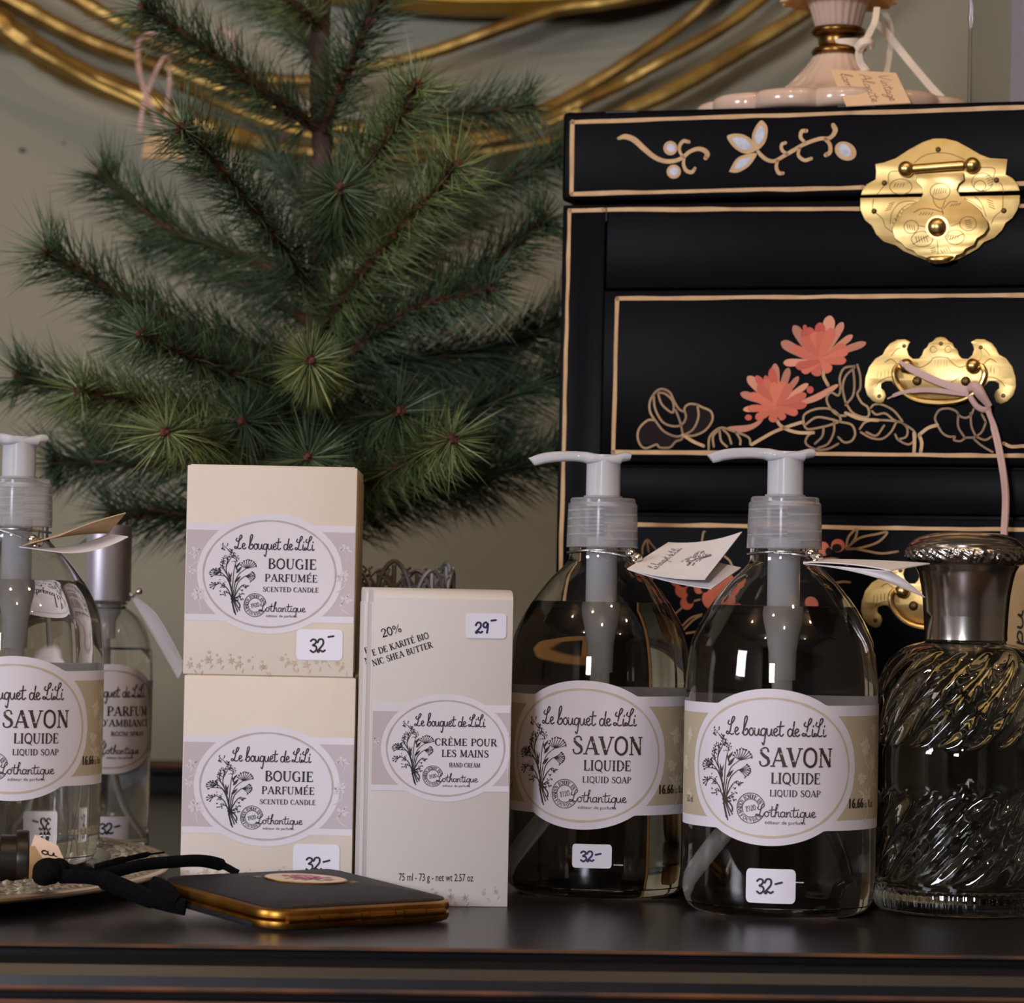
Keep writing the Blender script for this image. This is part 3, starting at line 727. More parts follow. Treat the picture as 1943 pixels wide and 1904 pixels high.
# ---------------------------------------------------------------- the gilded twig mirror on the back wall
def mirror():
    base = on_wall(880, 40); q = base - O
    cx, cz = q.dot(EX), q.z + .52
    t = thing('wall_mirror', 'large round wall mirror framed in a nest of gilded twigs', 'mirror', room(cx, WALL_Y, cz), ROT)
    ring = MB(); pr = [(.52, -.026), (.514, -.034), (.47, -.036), (.462, -.030), (.462, -.012), (.52, -.012)]; n = 120
    vs = []; fs = []
    for (r, y) in pr:
        for k in range(n): vs.append((r * sin(2 * pi * k / n), y, -r * cos(2 * pi * k / n)))
    for i in range(len(pr)):
        j = (i + 1) % len(pr)
        for k in range(n):
            k2 = (k + 1) % n; fs.append((i * n + k, j * n + k, j * n + k2, i * n + k2))
    ring.add(vs, fs, 0, True).build('frame_ring', GILTF, t)
    g = MB(); vs = [(0, -.016, 0)] + [(.47 * sin(2 * pi * k / n), -.016, -.47 * cos(2 * pi * k / n)) for k in range(n)]
    g.add(vs, [(0, 1 + (k + 1) % n, 1 + k) for k in range(n)], 0, False).build('mirror_glass', MIRRORM, t)
    MB().lathe([(.30, 0), (.44, 0.0)], 40).build('backing', BLACKW, t).rotation_euler = (pi / 2, 0, 0)
    rods = [  # pixel path on the wall, radius in px, gap from the wall
        ([(-560, -420), (-330, -190), (-150, -60), (-30, 25), (60, 90), (150, 142), (290, 196), (400, 246), (500, 276), (600, 290), (750, 297), (900, 290), (1065, 262), (1180, 215), (1280, 170), (1400, 100), (1530, 20), (1640, -80), (1780, -260)], [30, 30, 29, 28, 27, 26, 24, 22, 20, 18, 15, 14, 12, 15, 16, 16, 16, 15, 14], .040),
        ([(-480, -420), (-260, -190), (-120, -70), (20, 2), (150, 70), (270, 115), (330, 134), (420, 170), (520, 205), (640, 235), (780, 246), (900, 238), (1010, 216), (1110, 168), (1200, 112), (1290, 50), (1350, -4), (1460, -130), (1580, -300)], [19, 19, 18, 18, 17, 17, 16, 15, 14, 13, 12, 12, 13, 14, 13, 13, 13, 12, 12], .022),
        ([(-220, -330), (-60, -170), (60, -60), (150, 0), (230, 46), (300, 84), (400, 128), (520, 152), (620, 150), (730, 122), (830, 96), (960, 50), (1060, 18), (1160, 4), (1270, -30), (1400, -130), (1500, -300)], [17, 17, 16, 16, 16, 15, 14, 13, 12, 12, 13, 14, 13, 12, 12, 12, 12], .034),
        ([(560, 232), (700, 250), (850, 262), (960, 250), (1060, 215), (1110, 192), (1180, 158), (1250, 120), (1350, 65), (1440, 2), (1560, -110), (1660, -280)], [8, 10, 11, 12, 12, 12, 13, 13, 13, 13, 12, 12], .038),
        ([(330, 160), (460, 215), (600, 262), (740, 280), (880, 276), (1000, 250), (1100, 210)], [8, 9, 10, 10, 10, 9, 7], .050),
        ([(-700, -200), (-400, -20), (-160, 30), (0, 62), (80, 104), (180, 160), (300, 214), (380, 248)], [16, 18, 18, 16, 14, 12, 10, 7], .046),
    ]
    R = random.Random(3)
    for pts, rad, gap in rods:
        P = []
        for (px, py) in pts:
            w = on_wall(px, py, gap + R.uniform(-.004, .004)) - O
            P.append((w.dot(EX) - cx, w.dot(EY) - WALL_Y, w.z - cz))
        Q = catmull(P, 7); rr = []
        for i in range(len(Q)):
            f = i / (len(Q) - 1) * (len(rad) - 1); k = min(int(f), len(rad) - 2)
            rr.append((rad[k] + (rad[k + 1] - rad[k]) * (f - k)) / 3100 * (1 + .05 * sin(i * 1.7) + (.10 if i % 23 == 0 else 0)))
        MB().tube(Q, rr, 10).build('twig', GILT, t)
    return t
mirror()
# price tag hung on the mirror's twigs by a pink ribbon
def mirror_tag():
    D = 1.86
    a = at(305, 255, D)
    t = thing('price_tag', 'kraft price tag on pink ribbon hung from gilded mirror twigs', 'tag', a)
    L = lambda px, py, d=D: at(px, py, d) - a
    sd = Vector((1, 0.3, 0))
    b = MB()
    b.strip(catmull([L(318, 92, 1.885), L(322, 140), L(318, 190), L(311, 255)], 6), .0022, sd)
    b.strip(catmull([L(262, 78, 1.885), L(262, 120), L(272, 165), L(292, 215), L(311, 258)], 6), .0030, sd)
    b.strip(catmull([L(330, 84, 1.885), L(305, 118), L(285, 160), L(271, 205), L(265, 250)], 6), .0026, Vector((.9, .2, .3)))
    b.strip(catmull([L(262, 78, 1.885), L(290, 62, 1.87), L(330, 84, 1.885)], 6), .0026, Vector((0, .2, 1)))
    b.strip(catmull([L(410, 54, 1.885), L(436, 66, 1.88), L(452, 100, 1.885)], 6), .0030, Vector((.9, .2, .3)))
    b.build('ribbon', RIBP, t)
    MB().card(L(268, 300, 1.85), L(345, 305, 1.86), L(352, 262, 1.86), L(276, 256, 1.86), .0005, n=2).build('card', KRAFT, t)
mirror_tag()

# ---------------------------------------------------------------- printed cartons
def flat(cx, cz, k): return lambda u, v, h: Vector((cx + u * k, -h, cz + v * k))
def ell_h(u): return OB * sqrt(max(0.0, 1 - (u / OA) ** 2))
def linspace(a, b, n): return [a + (b - a) * i / n for i in range(n + 1)]
def band_print(parent, fn, x0, x1, top, bot, g0, g1, white, fill, flowers, flowM, n=60):
    """white-edged band with an oval in its middle; the fill lies either side of the oval"""
    us = sorted(set(linspace(x0, x1, n) + linspace(-1, 1, 48)))
    us = [u for u in us if x0 - 1e-9 <= u <= x1 + 1e-9]
    hi = lambda u: max(top, ell_h(u)); lo = lambda u: min(bot, -ell_h(u))
    lab = Art().cols(us, lo, hi).place(fn, .00012, 'label_print', white, parent)
    e1 = lambda u: min(g0, max(g1, ell_h(u))); e2 = lambda u: max(g1, min(g0, -ell_h(u)))
    if g0 - g1 > .1 and fill is not white:
        ue = sqrt(max(0, 1 - (min(abs(g0), abs(g1)) / OB) ** 2))
        for side in (-1, 1):
            f = Art()
            inside = [u for u in us if u * side >= ue - .06]
            f.cols(inside, lambda u: e1(u) if abs(u) < 1 else 0.0, lambda u: g0)
            f.cols(inside, lambda u: g1, lambda u: e2(u) if abs(u) < 1 else 0.0)
            f.place(fn, .00018, 'colour_band', fill, lab)
    if flowers: flowers.clip(x0, x1).place(fn, .00024, 'band_flowers', flowM, lab)
    return lab
def sticker(parent, fn, cx, cz, w, h, txt, ink, hh=.42, size=None, rise=.04, dy=0.0, dx=0.0):
    """price sticker with a handwritten price; sizes in metres, fn(u, v, h) in metres"""
    rr = h * .14
    def half(x):
        d = abs(x - cx) - (w / 2 - rr)
        return h / 2 if d <= 0 else h / 2 - rr + sqrt(max(0, rr * rr - d * d))
    xs = linspace(cx - w / 2, cx - w / 2 + rr, 5)[:-1] + linspace(cx - w / 2 + rr, cx + w / 2 - rr, 12) + linspace(cx + w / 2 - rr, cx + w / 2, 5)[1:]
    s = Art().cols(xs, lambda x: cz - half(x), lambda x: cz + half(x)).place(fn, .00036, 'price_sticker', STICK, parent)
    tw = w * .50
    a = hand(txt, cx - tw / 2 + dx, cx + tw / 2 + dx, cz - h * hh / 2 + dy, h * hh, .00080, rise)
    a.place(fn, .00048, 'handwritten_price', ink, s)
    return s

U_C = 0.0309          # half width of the oval on the candle cartons, metres
def candle_box(label, px_l, px_r, y_b, D, h, lab_px, st_px, price, pdx, pdy, zb):
    pl, pr = at(px_l, y_b, D), at(px_r, y_b, D)
    w = pr.x - pl.x
    t = thing('candle_box', label, 'box', Vector(((pl.x + pr.x) / 2, D, zb)), 0.0, 'scented candle cartons')
    t.rotation_euler.z = 0.012
    o = Vector(t.location)
    b = MB().box(-w / 2, w / 2, 0, w, 0, h).build('carton', CREAM, t, bevel=.0005)
    MB().box(-w / 2 + .0012, w / 2 - .0012, .0015, w - .0005, h - .00005, h + .0004).build('tuck_flap', CREAM, t, bevel=.0001)
    MB().box(w / 2 - .00005, w / 2 + .0004, .0025, w - .002, .002, h - .0045).build('side_flap', CARTIN, t, bevel=.0001)
    lc = at(lab_px[0], lab_px[1], D) - o
    fn = flat(lc.x, lc.z, U_C)
    xa, xb = (-w / 2 - lc.x) / U_C + .012, (w / 2 - lc.x) / U_C - .012
    fl = sprig_flowers([(-1.02, .28, 1.0), (-.98, -.30, 1.15), (-1.06, .02, .7), (1.02, .36, .9), (1.0, -.02, 1.1), (1.03, -.34, 1.0)], 4, .075)
    lab = band_print(t, fn, xa, xb, .675, -.658, .583, -.567, OVAL, BANDG, fl, FLOWG)
    RING.place(fn, .00024, 'oval_ring', RINGG, lab)
    a = Art().merge(COMMON)
    a.merge(ztext('BOUGIE', 772, 1165, 950, 84)); a.merge(ztext('PARFUMÉE', 748, 1178, 1055, 62)); a.merge(ztext('SCENTED CANDLE', 734, 1190, 1138, 40))
    a.place(fn, .0003, 'lettering', INK, lab)
    snow_flowers(xa + .03, xb - .03, -1.20, 17, 7).clip(xa, xb).place(fn, .0002, 'flower_print', FLOWC, t)
    sc = at(st_px[0], st_px[1], D) - o
    sticker(t, lambda u, v, hh: Vector((u, -hh, v)), sc.x, sc.z, .0196, .0130, price, INK, dx=pdx, dy=pdy, rise=.05)
    return t
HB = 0.0884
candle_box('cream candle carton standing on black sideboard, lower of the stacked pair', 342, 668, 1640, 1.337, HB, (506, 1492), (600, 1632), '32-', .0008, -.002, 0)
candle_box('cream candle carton stacked on top of the other candle carton', 347, 670, 1284, 1.337, HB, (512, 1089), (606, 1224), '32_', .0012, -.0005, HB + .0004)

U_H = 0.0309 * .5875 * (4.328 / 2.841) * (4488 / 4750)
def cream_carton():
    t = thing('hand_cream_box', '', 'box', (0, 0, 0), 0, 'hand cream cartons')
    w, d, h = .0562, .036, .1270
    pr = [(0, 0), (0, h - .0038), (.0010, h - .0026), (.0028, h - .0012), (.006, h - .0003), (.012, h), (d - .004, h), (d - .001, h - .001), (d, h - .004), (d, 0)]
    b = MB(); k = len(pr)
    for i in range(k):
        (a, z), (c, q) = pr[i], pr[(i + 1) % k]
        b.add([(-w / 2, a, z), (w / 2, a, z), (w / 2, c, q), (-w / 2, c, q)], [(0, 1, 2, 3)], 0, 0 < i < 8)
    for x, s in ((-w / 2, 1), (w / 2, -1)):
        b.add([(x, a, z) for a, z in pr], [tuple(range(k))[::s]], 0, False)
    b.build('carton', CREAM2, t, bevel=.0004)
    e = MB().box(-w / 2 - .0004, -w / 2 + .00005, .0022, d - .002, .003, h - .006).build('side_flap', CREAM2, t, bevel=.0001)
    fn = flat(.0020, .0633, U_H)
    xa, xb = (-w / 2 - .0020) / U_H + .02, (w / 2 - .0020) / U_H - .02
    fl = sprig_flowers([(-1.06, .1, .8), (1.02, .2, .9), (1.0, -.25, 1.0)], 8, .075)
    lab = band_print(t, fn, xa, xb, .665, -.66, .55, -.57, OVAL, BANDG, fl, FLOWG)
    RING.place(fn, .00024, 'oval_ring', RINGG, lab)
    a = Art().merge(COMMON)
    a.merge(ztext('CRÈME POUR', 686, 1256, 968, 66)); a.merge(ztext('LES MAINS', 750, 1182, 1072, 66)); a.merge(ztext('HAND CREAM', 822, 1106, 1166, 42))
    a.place(fn, .0003, 'lettering', INK, lab)
    # the slanting lines that run in over the left edge, and the weight along the foot
    Hh = lambda u, v, hh: Vector((u, -hh, v))
    px = 1 / 2.841 / 4750
    def zz(x, y): return ((x - 505) * px, .1270 - (y - 98) * px)
    s = Art(); x0, y0 = zz(128, 468)
    s.merge(rot_art(caps('E DE KARITÉ BIO', x0, x0 + 318 * px, y0, 34 * px), x0, y0, .325))
    x0, y0 = zz(130, 524); s.merge(rot_art(caps('NIC SHEA BUTTER', x0, x0 + 338 * px, y0, 34 * px), x0, y0, .325))
    x0, y0 = zz(178, 368); s.merge(rot_art(caps('20%', x0, x0 + 108 * px, y0, 46 * px), x0, y0, .31))
    x0, y0 = zz(292, 1672); s.merge(plain('75 ml - 73 g - net wt 2.57 oz', x0, x0 + 402 * px, y0 - .0002, 42 * px))
    s.place(Hh, .0002, 'lettering', INK, t)
    fc = flat(.0020, .0633, U_H)
    snow_flowers(-.2, 1.16, -2.22, 6, 3).clip(xa, xb).place(fc, .0002, 'flower_print', RINGG, t)
    return t
hc = cream_carton()
p = at_z(963, 1722, 0.0)
YC = 0.105
hc.rotation_euler.z = YC
hc.location = p - Vector((cos(YC), sin(YC), 0)) * .0281
hc['label'] = 'hand cream carton with 29 price sticker, front one of the two'
hx = Vector((cos(YC), sin(YC), 0)); hy = Vector((-sin(YC), cos(YC), 0))
hc2 = dup(hc, Vector(hc.location) + hy * .0375 - hx * .0008, YC, 'hand cream carton tucked close behind the front hand cream carton')
px = 1 / 4750
sticker(hc, lambda u, v, hh: Vector((u, -hh, v)), .0171, .1270 - (295 - 98) / 2.841 * px, .0164, .0100, '29_', INKV, dx=.0, dy=-.0008, rise=.04)

# ---------------------------------------------------------------- pump bottles of liquid soap
def cyl(R, phi0, zc, k): return lambda u, v, h: Vector(((R + h) * sin(phi0 + u * k / R), -(R + h) * cos(phi0 + u * k / R), zc + v * k))
def cylm(R, phi0): return lambda u, v, h: Vector(((R + h) * sin(phi0 + u / R), -(R + h) * cos(phi0 + u / R), v))
def smooth_profile(pts, n=5):
    return [(max(0.0, p.x), p.y) for p in catmull([(r, z, 0) for r, z in pts], n)]
RB = 0.0388
def soap_bottle():
    t = thing('soap_bottle', '', 'bottle', (0, 0, 0), 0, 'clear pump bottles of liquid soap')
    body = [(.0300, 0.0), (.0340, .0010), (.0372, .0042), (.0385, .0090), (RB, .016), (RB, .05), (RB, .0820)]
    sh = [(RB, .0820), (.0386, .0930), (.0371, .1060), (.0344, .1135), (.0298, .1217), (.0230, .1308), (.0176, .1362), (.0150, .1390), (.0139, .1410), (.0138, .1465)]
    outer = smooth_profile(body, 4)[:-1] + smooth_profile(sh, 4)
    inner = [(max(.0005, r - .0011), z if z > .004 else .0022 + z * .8) for r, z in outer if z > .0002]
    inner[0] = (.0285, .0016)
    b = MB()
    b.lathe([(.0002, .0004)] + outer, 72, cap0=True, cap1=False)
    b.lathe([(.0002, .0022)] + inner, 72, cap0=True, cap1=False, flip=True)
    n = 72; nv = len(b.v); o1 = (len(outer)) * n; o2 = nv - n
    for k in range(n):
        b.f.append((o1 + k, o1 + (k + 1) % n, o2 + (k + 1) % n, o2 + k)); b.mi.append(0); b.sm.append(True)
    b.build('bottle_body', PET, t)
    lv = .1228
    liq = [(r + .0004, z) for r, z in inner if z < lv]
    rl = liq[-1][0] - (lv - liq[-1][1]) * 1.1
    MB().lathe([(.0002, .0019)] + [(r, max(z, .0019) - (.0003 if z < .004 else 0)) for r, z in liq] + [(rl, lv - .0002), (rl - .0008, lv - .0006), (rl - .0025, lv - .0009), (.0002, lv - .0009)], 72, cap0=True, cap1=True).build('liquid', LIQ, t)
    # pump
    col = smooth_profile([(.0148, .1460), (.0151, .1468), (.0149, .1560), (.0147, .1628)], 3) + [(.0147, .1640), (.0139, .1647), (.0138, .1660), (.0132, .1667), (.0082, .1669), (.0082, .1676), (.0074, .1678)]
    cm = MB().lathe([(.0136, .1460)] + col + [(.0066, .1678), (.0066, .1660), (.0134, .1630), (.0136, .1460)], 56, cap0=False, cap1=False).build('collar', PUMPC, t)
    rb = MB()
    for k in range(4):
        z0 = .1490 + k * .0034
        rb.tube([(.01375 * sin(2 * pi * j / 40), -.01375 * cos(2 * pi * j / 40), z0 + .0026 * j / 40) for j in range(41)], .00042, 6)
    rb.build('screw_thread', PUMPM, cm)
    rg = MB()
    for k in range(70):
        a = 2 * pi * k / 70
        rg.ball((.01485 * sin(a), -.01485 * cos(a), .1461), .00042, 6)
    rg.build('tamper_beads', PUMPC, cm, kind='stuff')
    st = MB().lathe([(.0073, .1668), (.0073, .1850), (.0058, .1850), (.0058, .1668), (.0073, .1668)], 36, cap0=False, cap1=False)
    for k in range(8):
        a = 2 * pi * k / 8 + .2
        c = Vector((.0064 * sin(a), -.0064 * cos(a), 0)); st.tube([c + Vector((0, 0, .1675)), c + Vector((0, 0, .1845))], .0009, 6)
    st.build('pump_stem', PUMPM, t)
    MB().lathe([(.0046, .1640), (.0046, .1775), (.0028, .1785), (.0028, .1840)], 24).build('piston', PUMPM, t)
    s8 = 1 / 3.967 / 4705
    top = [(275, 160), (335, 133), (400, 114), (480, 103), (560, 98), (650, 97), (740, 102), (800, 113), (860, 122), (910, 122), (960, 117), (1005, 105), (1042, 97), (1068, 99), (1080, 106), (1087, 122)]
    bot = [(275, 161), (325, 219), (348, 217), (410, 199), (480, 188), (560, 181), (640, 180), (700, 184), (728, 192), (745, 198), (1005, 198), (1015, 178), (1050, 170), (1078, 164), (1085, 150), (1087, 130)]
    def itp(P, x):
        for (a, b_), (c, d_) in zip(P[:-1], P[1:]):
            if a <= x <= c: return b_ + (d_ - b_) * (x - a) / (c - a)
        return P[-1][1] if x > P[-1][0] else P[0][1]
    def half(x):
        if x < 690: return 58 + (x - 275) * .07
        if x < 760: return 87 + (x - 690) * .72
        return 137.5 if x < 1010 else 137.5 - (x - 1010) * .25
    xs = [275.5, 290, 308, 325] + list(range(345, 700, 22)) + [715, 728, 738, 745, 760, 800, 860, 910, 960, 990, 1004, 1006, 1015, 1030, 1050, 1068, 1078, 1084, 1086.8]
    K = 20; vs = []; fs = []
    sg = lambda q, e: math.copysign(abs(q) ** e, q)
    for x in xs:
        a, c = itp(top, x), itp(bot, x); zc_, hh_ = (a + c) / 2, max(.6, (c - a) / 2)
        for k in range(K):
            q = 2 * pi * k / K
            vs.append(((x - 872) * s8, half(x) * s8 * sg(cos(q), .55), .1860 - (zc_ - hh_ * sg(sin(q), .6) - 105) * s8))
    for i in range(len(xs) - 1):
        for k in range(K): fs.append((i * K + k, i * K + (k + 1) % K, (i + 1) * K + (k + 1) % K, (i + 1) * K + k))
    fs.append(tuple(range(K))[::-1]); fs.append(tuple((len(xs) - 1) * K + k for k in range(K)))
    MB().add(vs, fs, 0, True).build('spout', PUMPM, t, sharp=50)
    # inside: pump barrel, ball chamber and the dip tube
    MB().lathe([(.0066, .1500), (.0066, .1195), (.0060, .1125), (.0042, .1030), (.0040, .0925), (.0030, .0925), (.0030, .1030), (.0048, .1140), (.0052, .1500)], 28, cap0=True, cap1=True).build('pump_barrel', TUBEM, t)
    path = catmull([(0, 0, .0960), (0, 0, .082), (-.0012, .001, .066), (-.008, .003, .046), (-.0185, .005, .0265), (-.0300, .007, .0062)], 6)
    tb = MB(); tb.tube(path, .0031, 14); tb.build('dip_tube', TUBEM, t)
    # label right round the front, artwork on it
    P0 = radians(-11.2); k = .0372; zc = .0598
    fn = cyl(RB, P0, zc, k)
    lab = band_print(t, fn, -1.62, 1.90, .655, -.66, .545, -.552, OVAL, BANDB,
                     sprig_flowers([(1.20, .22, 1.3), (1.42, .38, 1.1), (1.38, .05, 1.3), (1.12, -.12, 1.0), (1.22, -.32, 1.4), (1.48, -.18, 1.0), (1.62, .2, 1.2), (-1.12, .3, 1.0), (-1.25, 0, 1.2), (-1.12, -.35, .9)], 9, .07), FLOWB, 110)
    RING.place(fn, .00024, 'oval_ring', RINGB, lab)
    a = Art().merge(COMMON)
    a.merge(ztext('SAVON', 722, 1196, 985, 120)); a.merge(ztext('LIQUIDE', 798, 1112, 1092, 70)); a.merge(ztext('LIQUID SOAP', 792, 1116, 1172, 42))
    [a.merge(ztext('16.66', 1336 + q, 1474 + q, 1246, 64, plain)) for q in (0, 5, 9)]; a.merge(ztext('us fl.oz', 1496, 1612, 1246, 50, plain)); a.merge(ztext('500 ml', 85, 180, 1242, 46, plain))
    a.place(fn, .0003, 'lettering', INKB, lab)
    fb = cylm(RB, pi)
    Art().rect(-.030, .030, .0345, .0862, 24, 1).place(fb, .00012, 'back_label', PAPERW, t)
    return t
sb = soap_bottle()
pr_ = at(1478, 1500, 1.275)
# stand each bottle by its axis: pixel of the axis at a height, and its distance
def axis(px, py, D): q = at(px, py, D); return Vector((q.x, D, 0))
LOC_R = axis(1480, 1500, 1.275); LOC_M = axis(1134, 1480, 1.340); LOC_L = axis(22, 1450, 1.377)
sb.location = LOC_R
sb['label'] = 'clear liquid soap bottle beside the silver-capped glass decanter'
sb2 = dup(sb, LOC_M, 0.0, 'clear liquid soap bottle right beside the hand cream cartons')
sb3 = dup(sb, LOC_L + Vector((0, 0, .0045)), radians(20), 'clear liquid soap bottle standing on the silver tray')
def bottle_sticker(b, loc, px, py, w, h, txt, ink):
    R = RB
    q = at(px, py, loc.y - R * .98) - loc
    phi = asin(max(-1, min(1, q.x / R)))
    fn0 = cylm(R, phi)
    sticker(b, fn0, 0, q.z, w, h, txt, ink, hh=.42, dx=-.0004, dy=-.0002)
bottle_sticker(sb, LOC_R, 1462, 1682, .0194, .0134, '32-', INK)
bottle_sticker(sb2, LOC_M, 1123, 1625, .0162, .0098, '32-', INKV)

# folded paper tags tied round the necks
def neck_tag(label, bead, upper, lower, loc, sag_u, sag_l, printed, upM=None):
    o = at(*bead)
    t = thing('hang_tag', label, 'tag', o, 0, 'folded paper tags on the soap bottles')
    L = lambda q: at(*q) - o
    up = [L(q) for q in upper]; lo = [L(q) for q in lower]
    fold = MB()
    su = lambda u, v: Vector((0, 0, sag_u * (1 - (2 * u - 1) ** 2) * -1 + .0025 * v * u * u))
    sl = lambda u, v: Vector((0, 0, sag_l * (1 - (2 * u - 1) ** 2)))
    m = MB().card(*up, th=.0004, sag=su); m.build('upper_leaf', upM or CARDW, t)
    MB().card(*lo, th=.0004, sag=sl).build('lower_leaf', CARDW, t)
    if printed:
        c00, c10, c11, c01 = up
        nor = (c10 - c00).cross(c01 - c00).normalized()
        if nor.z < 0: nor = -nor
        def fn(u, v, h):
            return c00 * (1 - u) * (1 - v) + c10 * u * (1 - v) + c11 * u * v + c01 * (1 - u) * v + su(u, v) + nor * (.0003 + h)
        a = Art()
        s = hand('Le bouquet de LiLi', 0, 1, 0, .13, .009)
        a.merge(s, lambda x, y: (.30 - y, .14 + x * .66))
        a.merge(BOUQ, lambda x, y: (.66 - (y + .1) * .36, .5 + (x + .5) * .62))
        a.place(fn, .0001, 'tag_print', INKL, t)
    # silver cord round the neck and its little bead
    c = loc + Vector((0, 0, .1440)) - o; R = .0146
    P = [c + Vector((R * sin(a), -R * cos(a), .0006 * cos(a * 2))) for a in linspace(-pi, pi, 30)[:-1]]
    cd = MB().tube(P, .0005, 6, closed=True)
    fr = c + Vector((-R * .35, -R * .96, 0)); cd.tube(catmull([fr, (fr + Vector((0, 0, 0))) * .5 + Vector((0, -.002, .0005)), Vector((0, 0, 0))], 5), .0005, 6)
    cd.tube(catmull([c + Vector((R * .75, -R * .66, 0)), Vector((.001, -.001, .002)), Vector((0, 0, 0))], 5), .0005, 6)
    cd.build('cord', CORD, t)
    be = MB(); be.ball((-.0014, -.001, .0018), .0024, 14); be.ball((.0016, -.001, .0004), .0019, 14); be.ball((.0002, -.002, -.0010), .0014, 12); be.build('bead', SILVER, t)
neck_tag('folded white tag with printed bouquet on bottle beside the cartons', (1203, 1060, 1.322),
         [(1190, 1080, 1.312), (1338, 1100, 1.296), (1408, 1021, 1.328), (1268, 1030, 1.346)],
         [(1192, 1081, 1.312), (1350, 1118, 1.298), (1406, 1078, 1.318), (1270, 1034, 1.346)], LOC_M, .0012, -.001, True)
neck_tag('folded white tag edge-on from bottle beside the decanter', (1545, 1060, 1.258),
         [(1524, 1068, 1.250), (1690, 1083, 1.224), (1764, 1082, 1.240), (1570, 1062, 1.264)],
         [(1524, 1070, 1.250), (1668, 1097, 1.222), (1755, 1134, 1.238), (1690, 1085, 1.228)], LOC_R, -.0010, .0008, False)
neck_tag('curled white tag with shade-tinted upper leaf on the soap bottle on the tray', (68, 1032, 1.362),
         [(40, 1036, 1.362), (206, 1012, 1.366), (238, 985, 1.338), (112, 1017, 1.340)],
         [(36, 1038, 1.356), (206, 1014, 1.366), (243, 1019, 1.342), (96, 1046, 1.336)], LOC_L + Vector((0, 0, .0045)), -.0014, -.0030, False, KRAFT)  # kraft colour paints in the brown shade inside the upper leaf

# ---------------------------------------------------------------- room spray bottles
RP = .0219
def spray_bottle():
    t = thing('room_spray_bottle', '', 'bottle', (0, 0, 0), 0, 'room spray bottles with silver caps')
    outer = smooth_profile([(.0190, 0), (.0208, .0008), (.0218, .0030), (RP, .008), (RP, .045), (RP, .0840)], 4)[:-1] + \
            smooth_profile([(RP, .0840), (.0214, .0930), (.0196, .1020), (.0160, .1090), (.0112, .1135), (.0088, .1150), (.0086, .1185)], 4)
    inner = [(max(.0005, r - .0016), z if z > .005 else .0045 + z * .6) for r, z in outer if z > .0002]
    n = 56; b = MB()
    b.lathe([(.0002, .0004)] + outer, n, cap1=False); b.lathe([(.0002, .0045)] + inner, n, cap1=False, flip=True)
    o1 = len(outer) * n; o2 = len(b.v) - n
    for k in range(n): b.f.append((o1 + k, o1 + (k + 1) % n, o2 + (k + 1) % n, o2 + k)); b.mi.append(0); b.sm.append(True)
    b.build('bottle_body', PET, t)
    liq = [(r + .0004, z) for r, z in inner if z < .0960]
    MB().lathe([(.0002, .0042)] + [(r, max(z, .0042)) for r, z in liq] + [(liq[-1][0] - .002, .0962), (.0002, .0962)], n).build('liquid', LIQ, t)
    MB().lathe([(.0100, .1180), (.0106, .1182), (.0107, .1190), (.0107, .1530), (.0104, .1538), (.0095, .1541), (.0002, .1541)], 40, cap0=True, cap1=False).build('cap', ALU, t)
    tb = MB(); tb.tube(catmull([(0, 0, .117), (0, 0, .07), (.002, 0, .045), (.008, 0, .020), (.0165, 0, .0062)], 6), .0014, 10); tb.build('dip_tube', TUBEM, t)
    MB().lathe([(.0062, .1180), (.0062, .1120), (.0040, .1080), (.0040, .1000), (.0015, .1000)], 20, cap0=True, cap1=True).build('pump_barrel', TUBEM, t)
    k = .0312; fn = cyl(RP, radians(13), .0630, k)
    lab = band_print(t, fn, -1.25, 1.25, .575, -.50, .565, .560, OVAL, OVAL, None, None, 100)
    RING.place(fn, .00024, 'oval_ring', RINGG, lab)
    a = Art().merge(COMMON)
    a.merge(ztext('PARFUM', 760, 1190, 960, 84)); a.merge(ztext("D'AMBIANCE", 700, 1215, 1056, 62)); a.merge(ztext('ROOM SPRAY', 800, 1150, 1140, 38))
    a.place(fn, .0003, 'lettering', INK, lab)
    sticker(t, cylm(RP, radians(16)), 0, .0118, .0185, .0115, '32-', INK)
    return t
sp = spray_bottle(); sp.location = axis(201, 1300, 1.500); sp['label'] = 'room spray bottle with silver cap standing behind the silver tray'
LOC_P = Vector(sp.location)
dup(sp, Vector((LOC_P.x - .0700, 1.540, 0)), radians(9), 'room spray bottle hidden directly behind the soap bottle on the tray')
dup(sp, Vector((LOC_P.x - .1200, 1.530, 0)), radians(24), 'room spray bottle seen only through the soap bottle, furthest left of the sprays')
def spray_tag():
    o = at(258, 1125, 1.478)
    t = thing('hang_tag', 'folded white tag hanging down from the room spray bottle', 'tag', o)
    L = lambda x, y, d: at(x, y, d) - o
    MB().card(L(246, 1126, 1.485), L(296, 1166, 1.470), L(347, 1258, 1.470), L(338, 1288, 1.474), .0004, sag=lambda u, v: Vector((.001 * sin(pi * u), 0, .001 * sin(pi * v)))).build('leaf', CARDW, t)
    MB().card(L(246, 1127, 1.488), L(284, 1164, 1.492), L(322, 1250, 1.492), L(338, 1288, 1.476), .0004).build('leaf', CARDW, t)
    MB().ball(L(264, 1123, 1.474), .0016).build('bead', SILVER, t)
    c = LOC_P + Vector((0, 0, .1165)) - o; R = .0092
    MB().tube([c + Vector((R * sin(a), -R * cos(a), .0004)) for a in linspace(-pi, pi, 24)[:-1]], .0004, 5, closed=True).tube([c + Vector((R * .8, -R * .6, .0004)), L(264, 1123, 1.474)], .0004, 5).build('cord', CORD, t)
spray_tag()

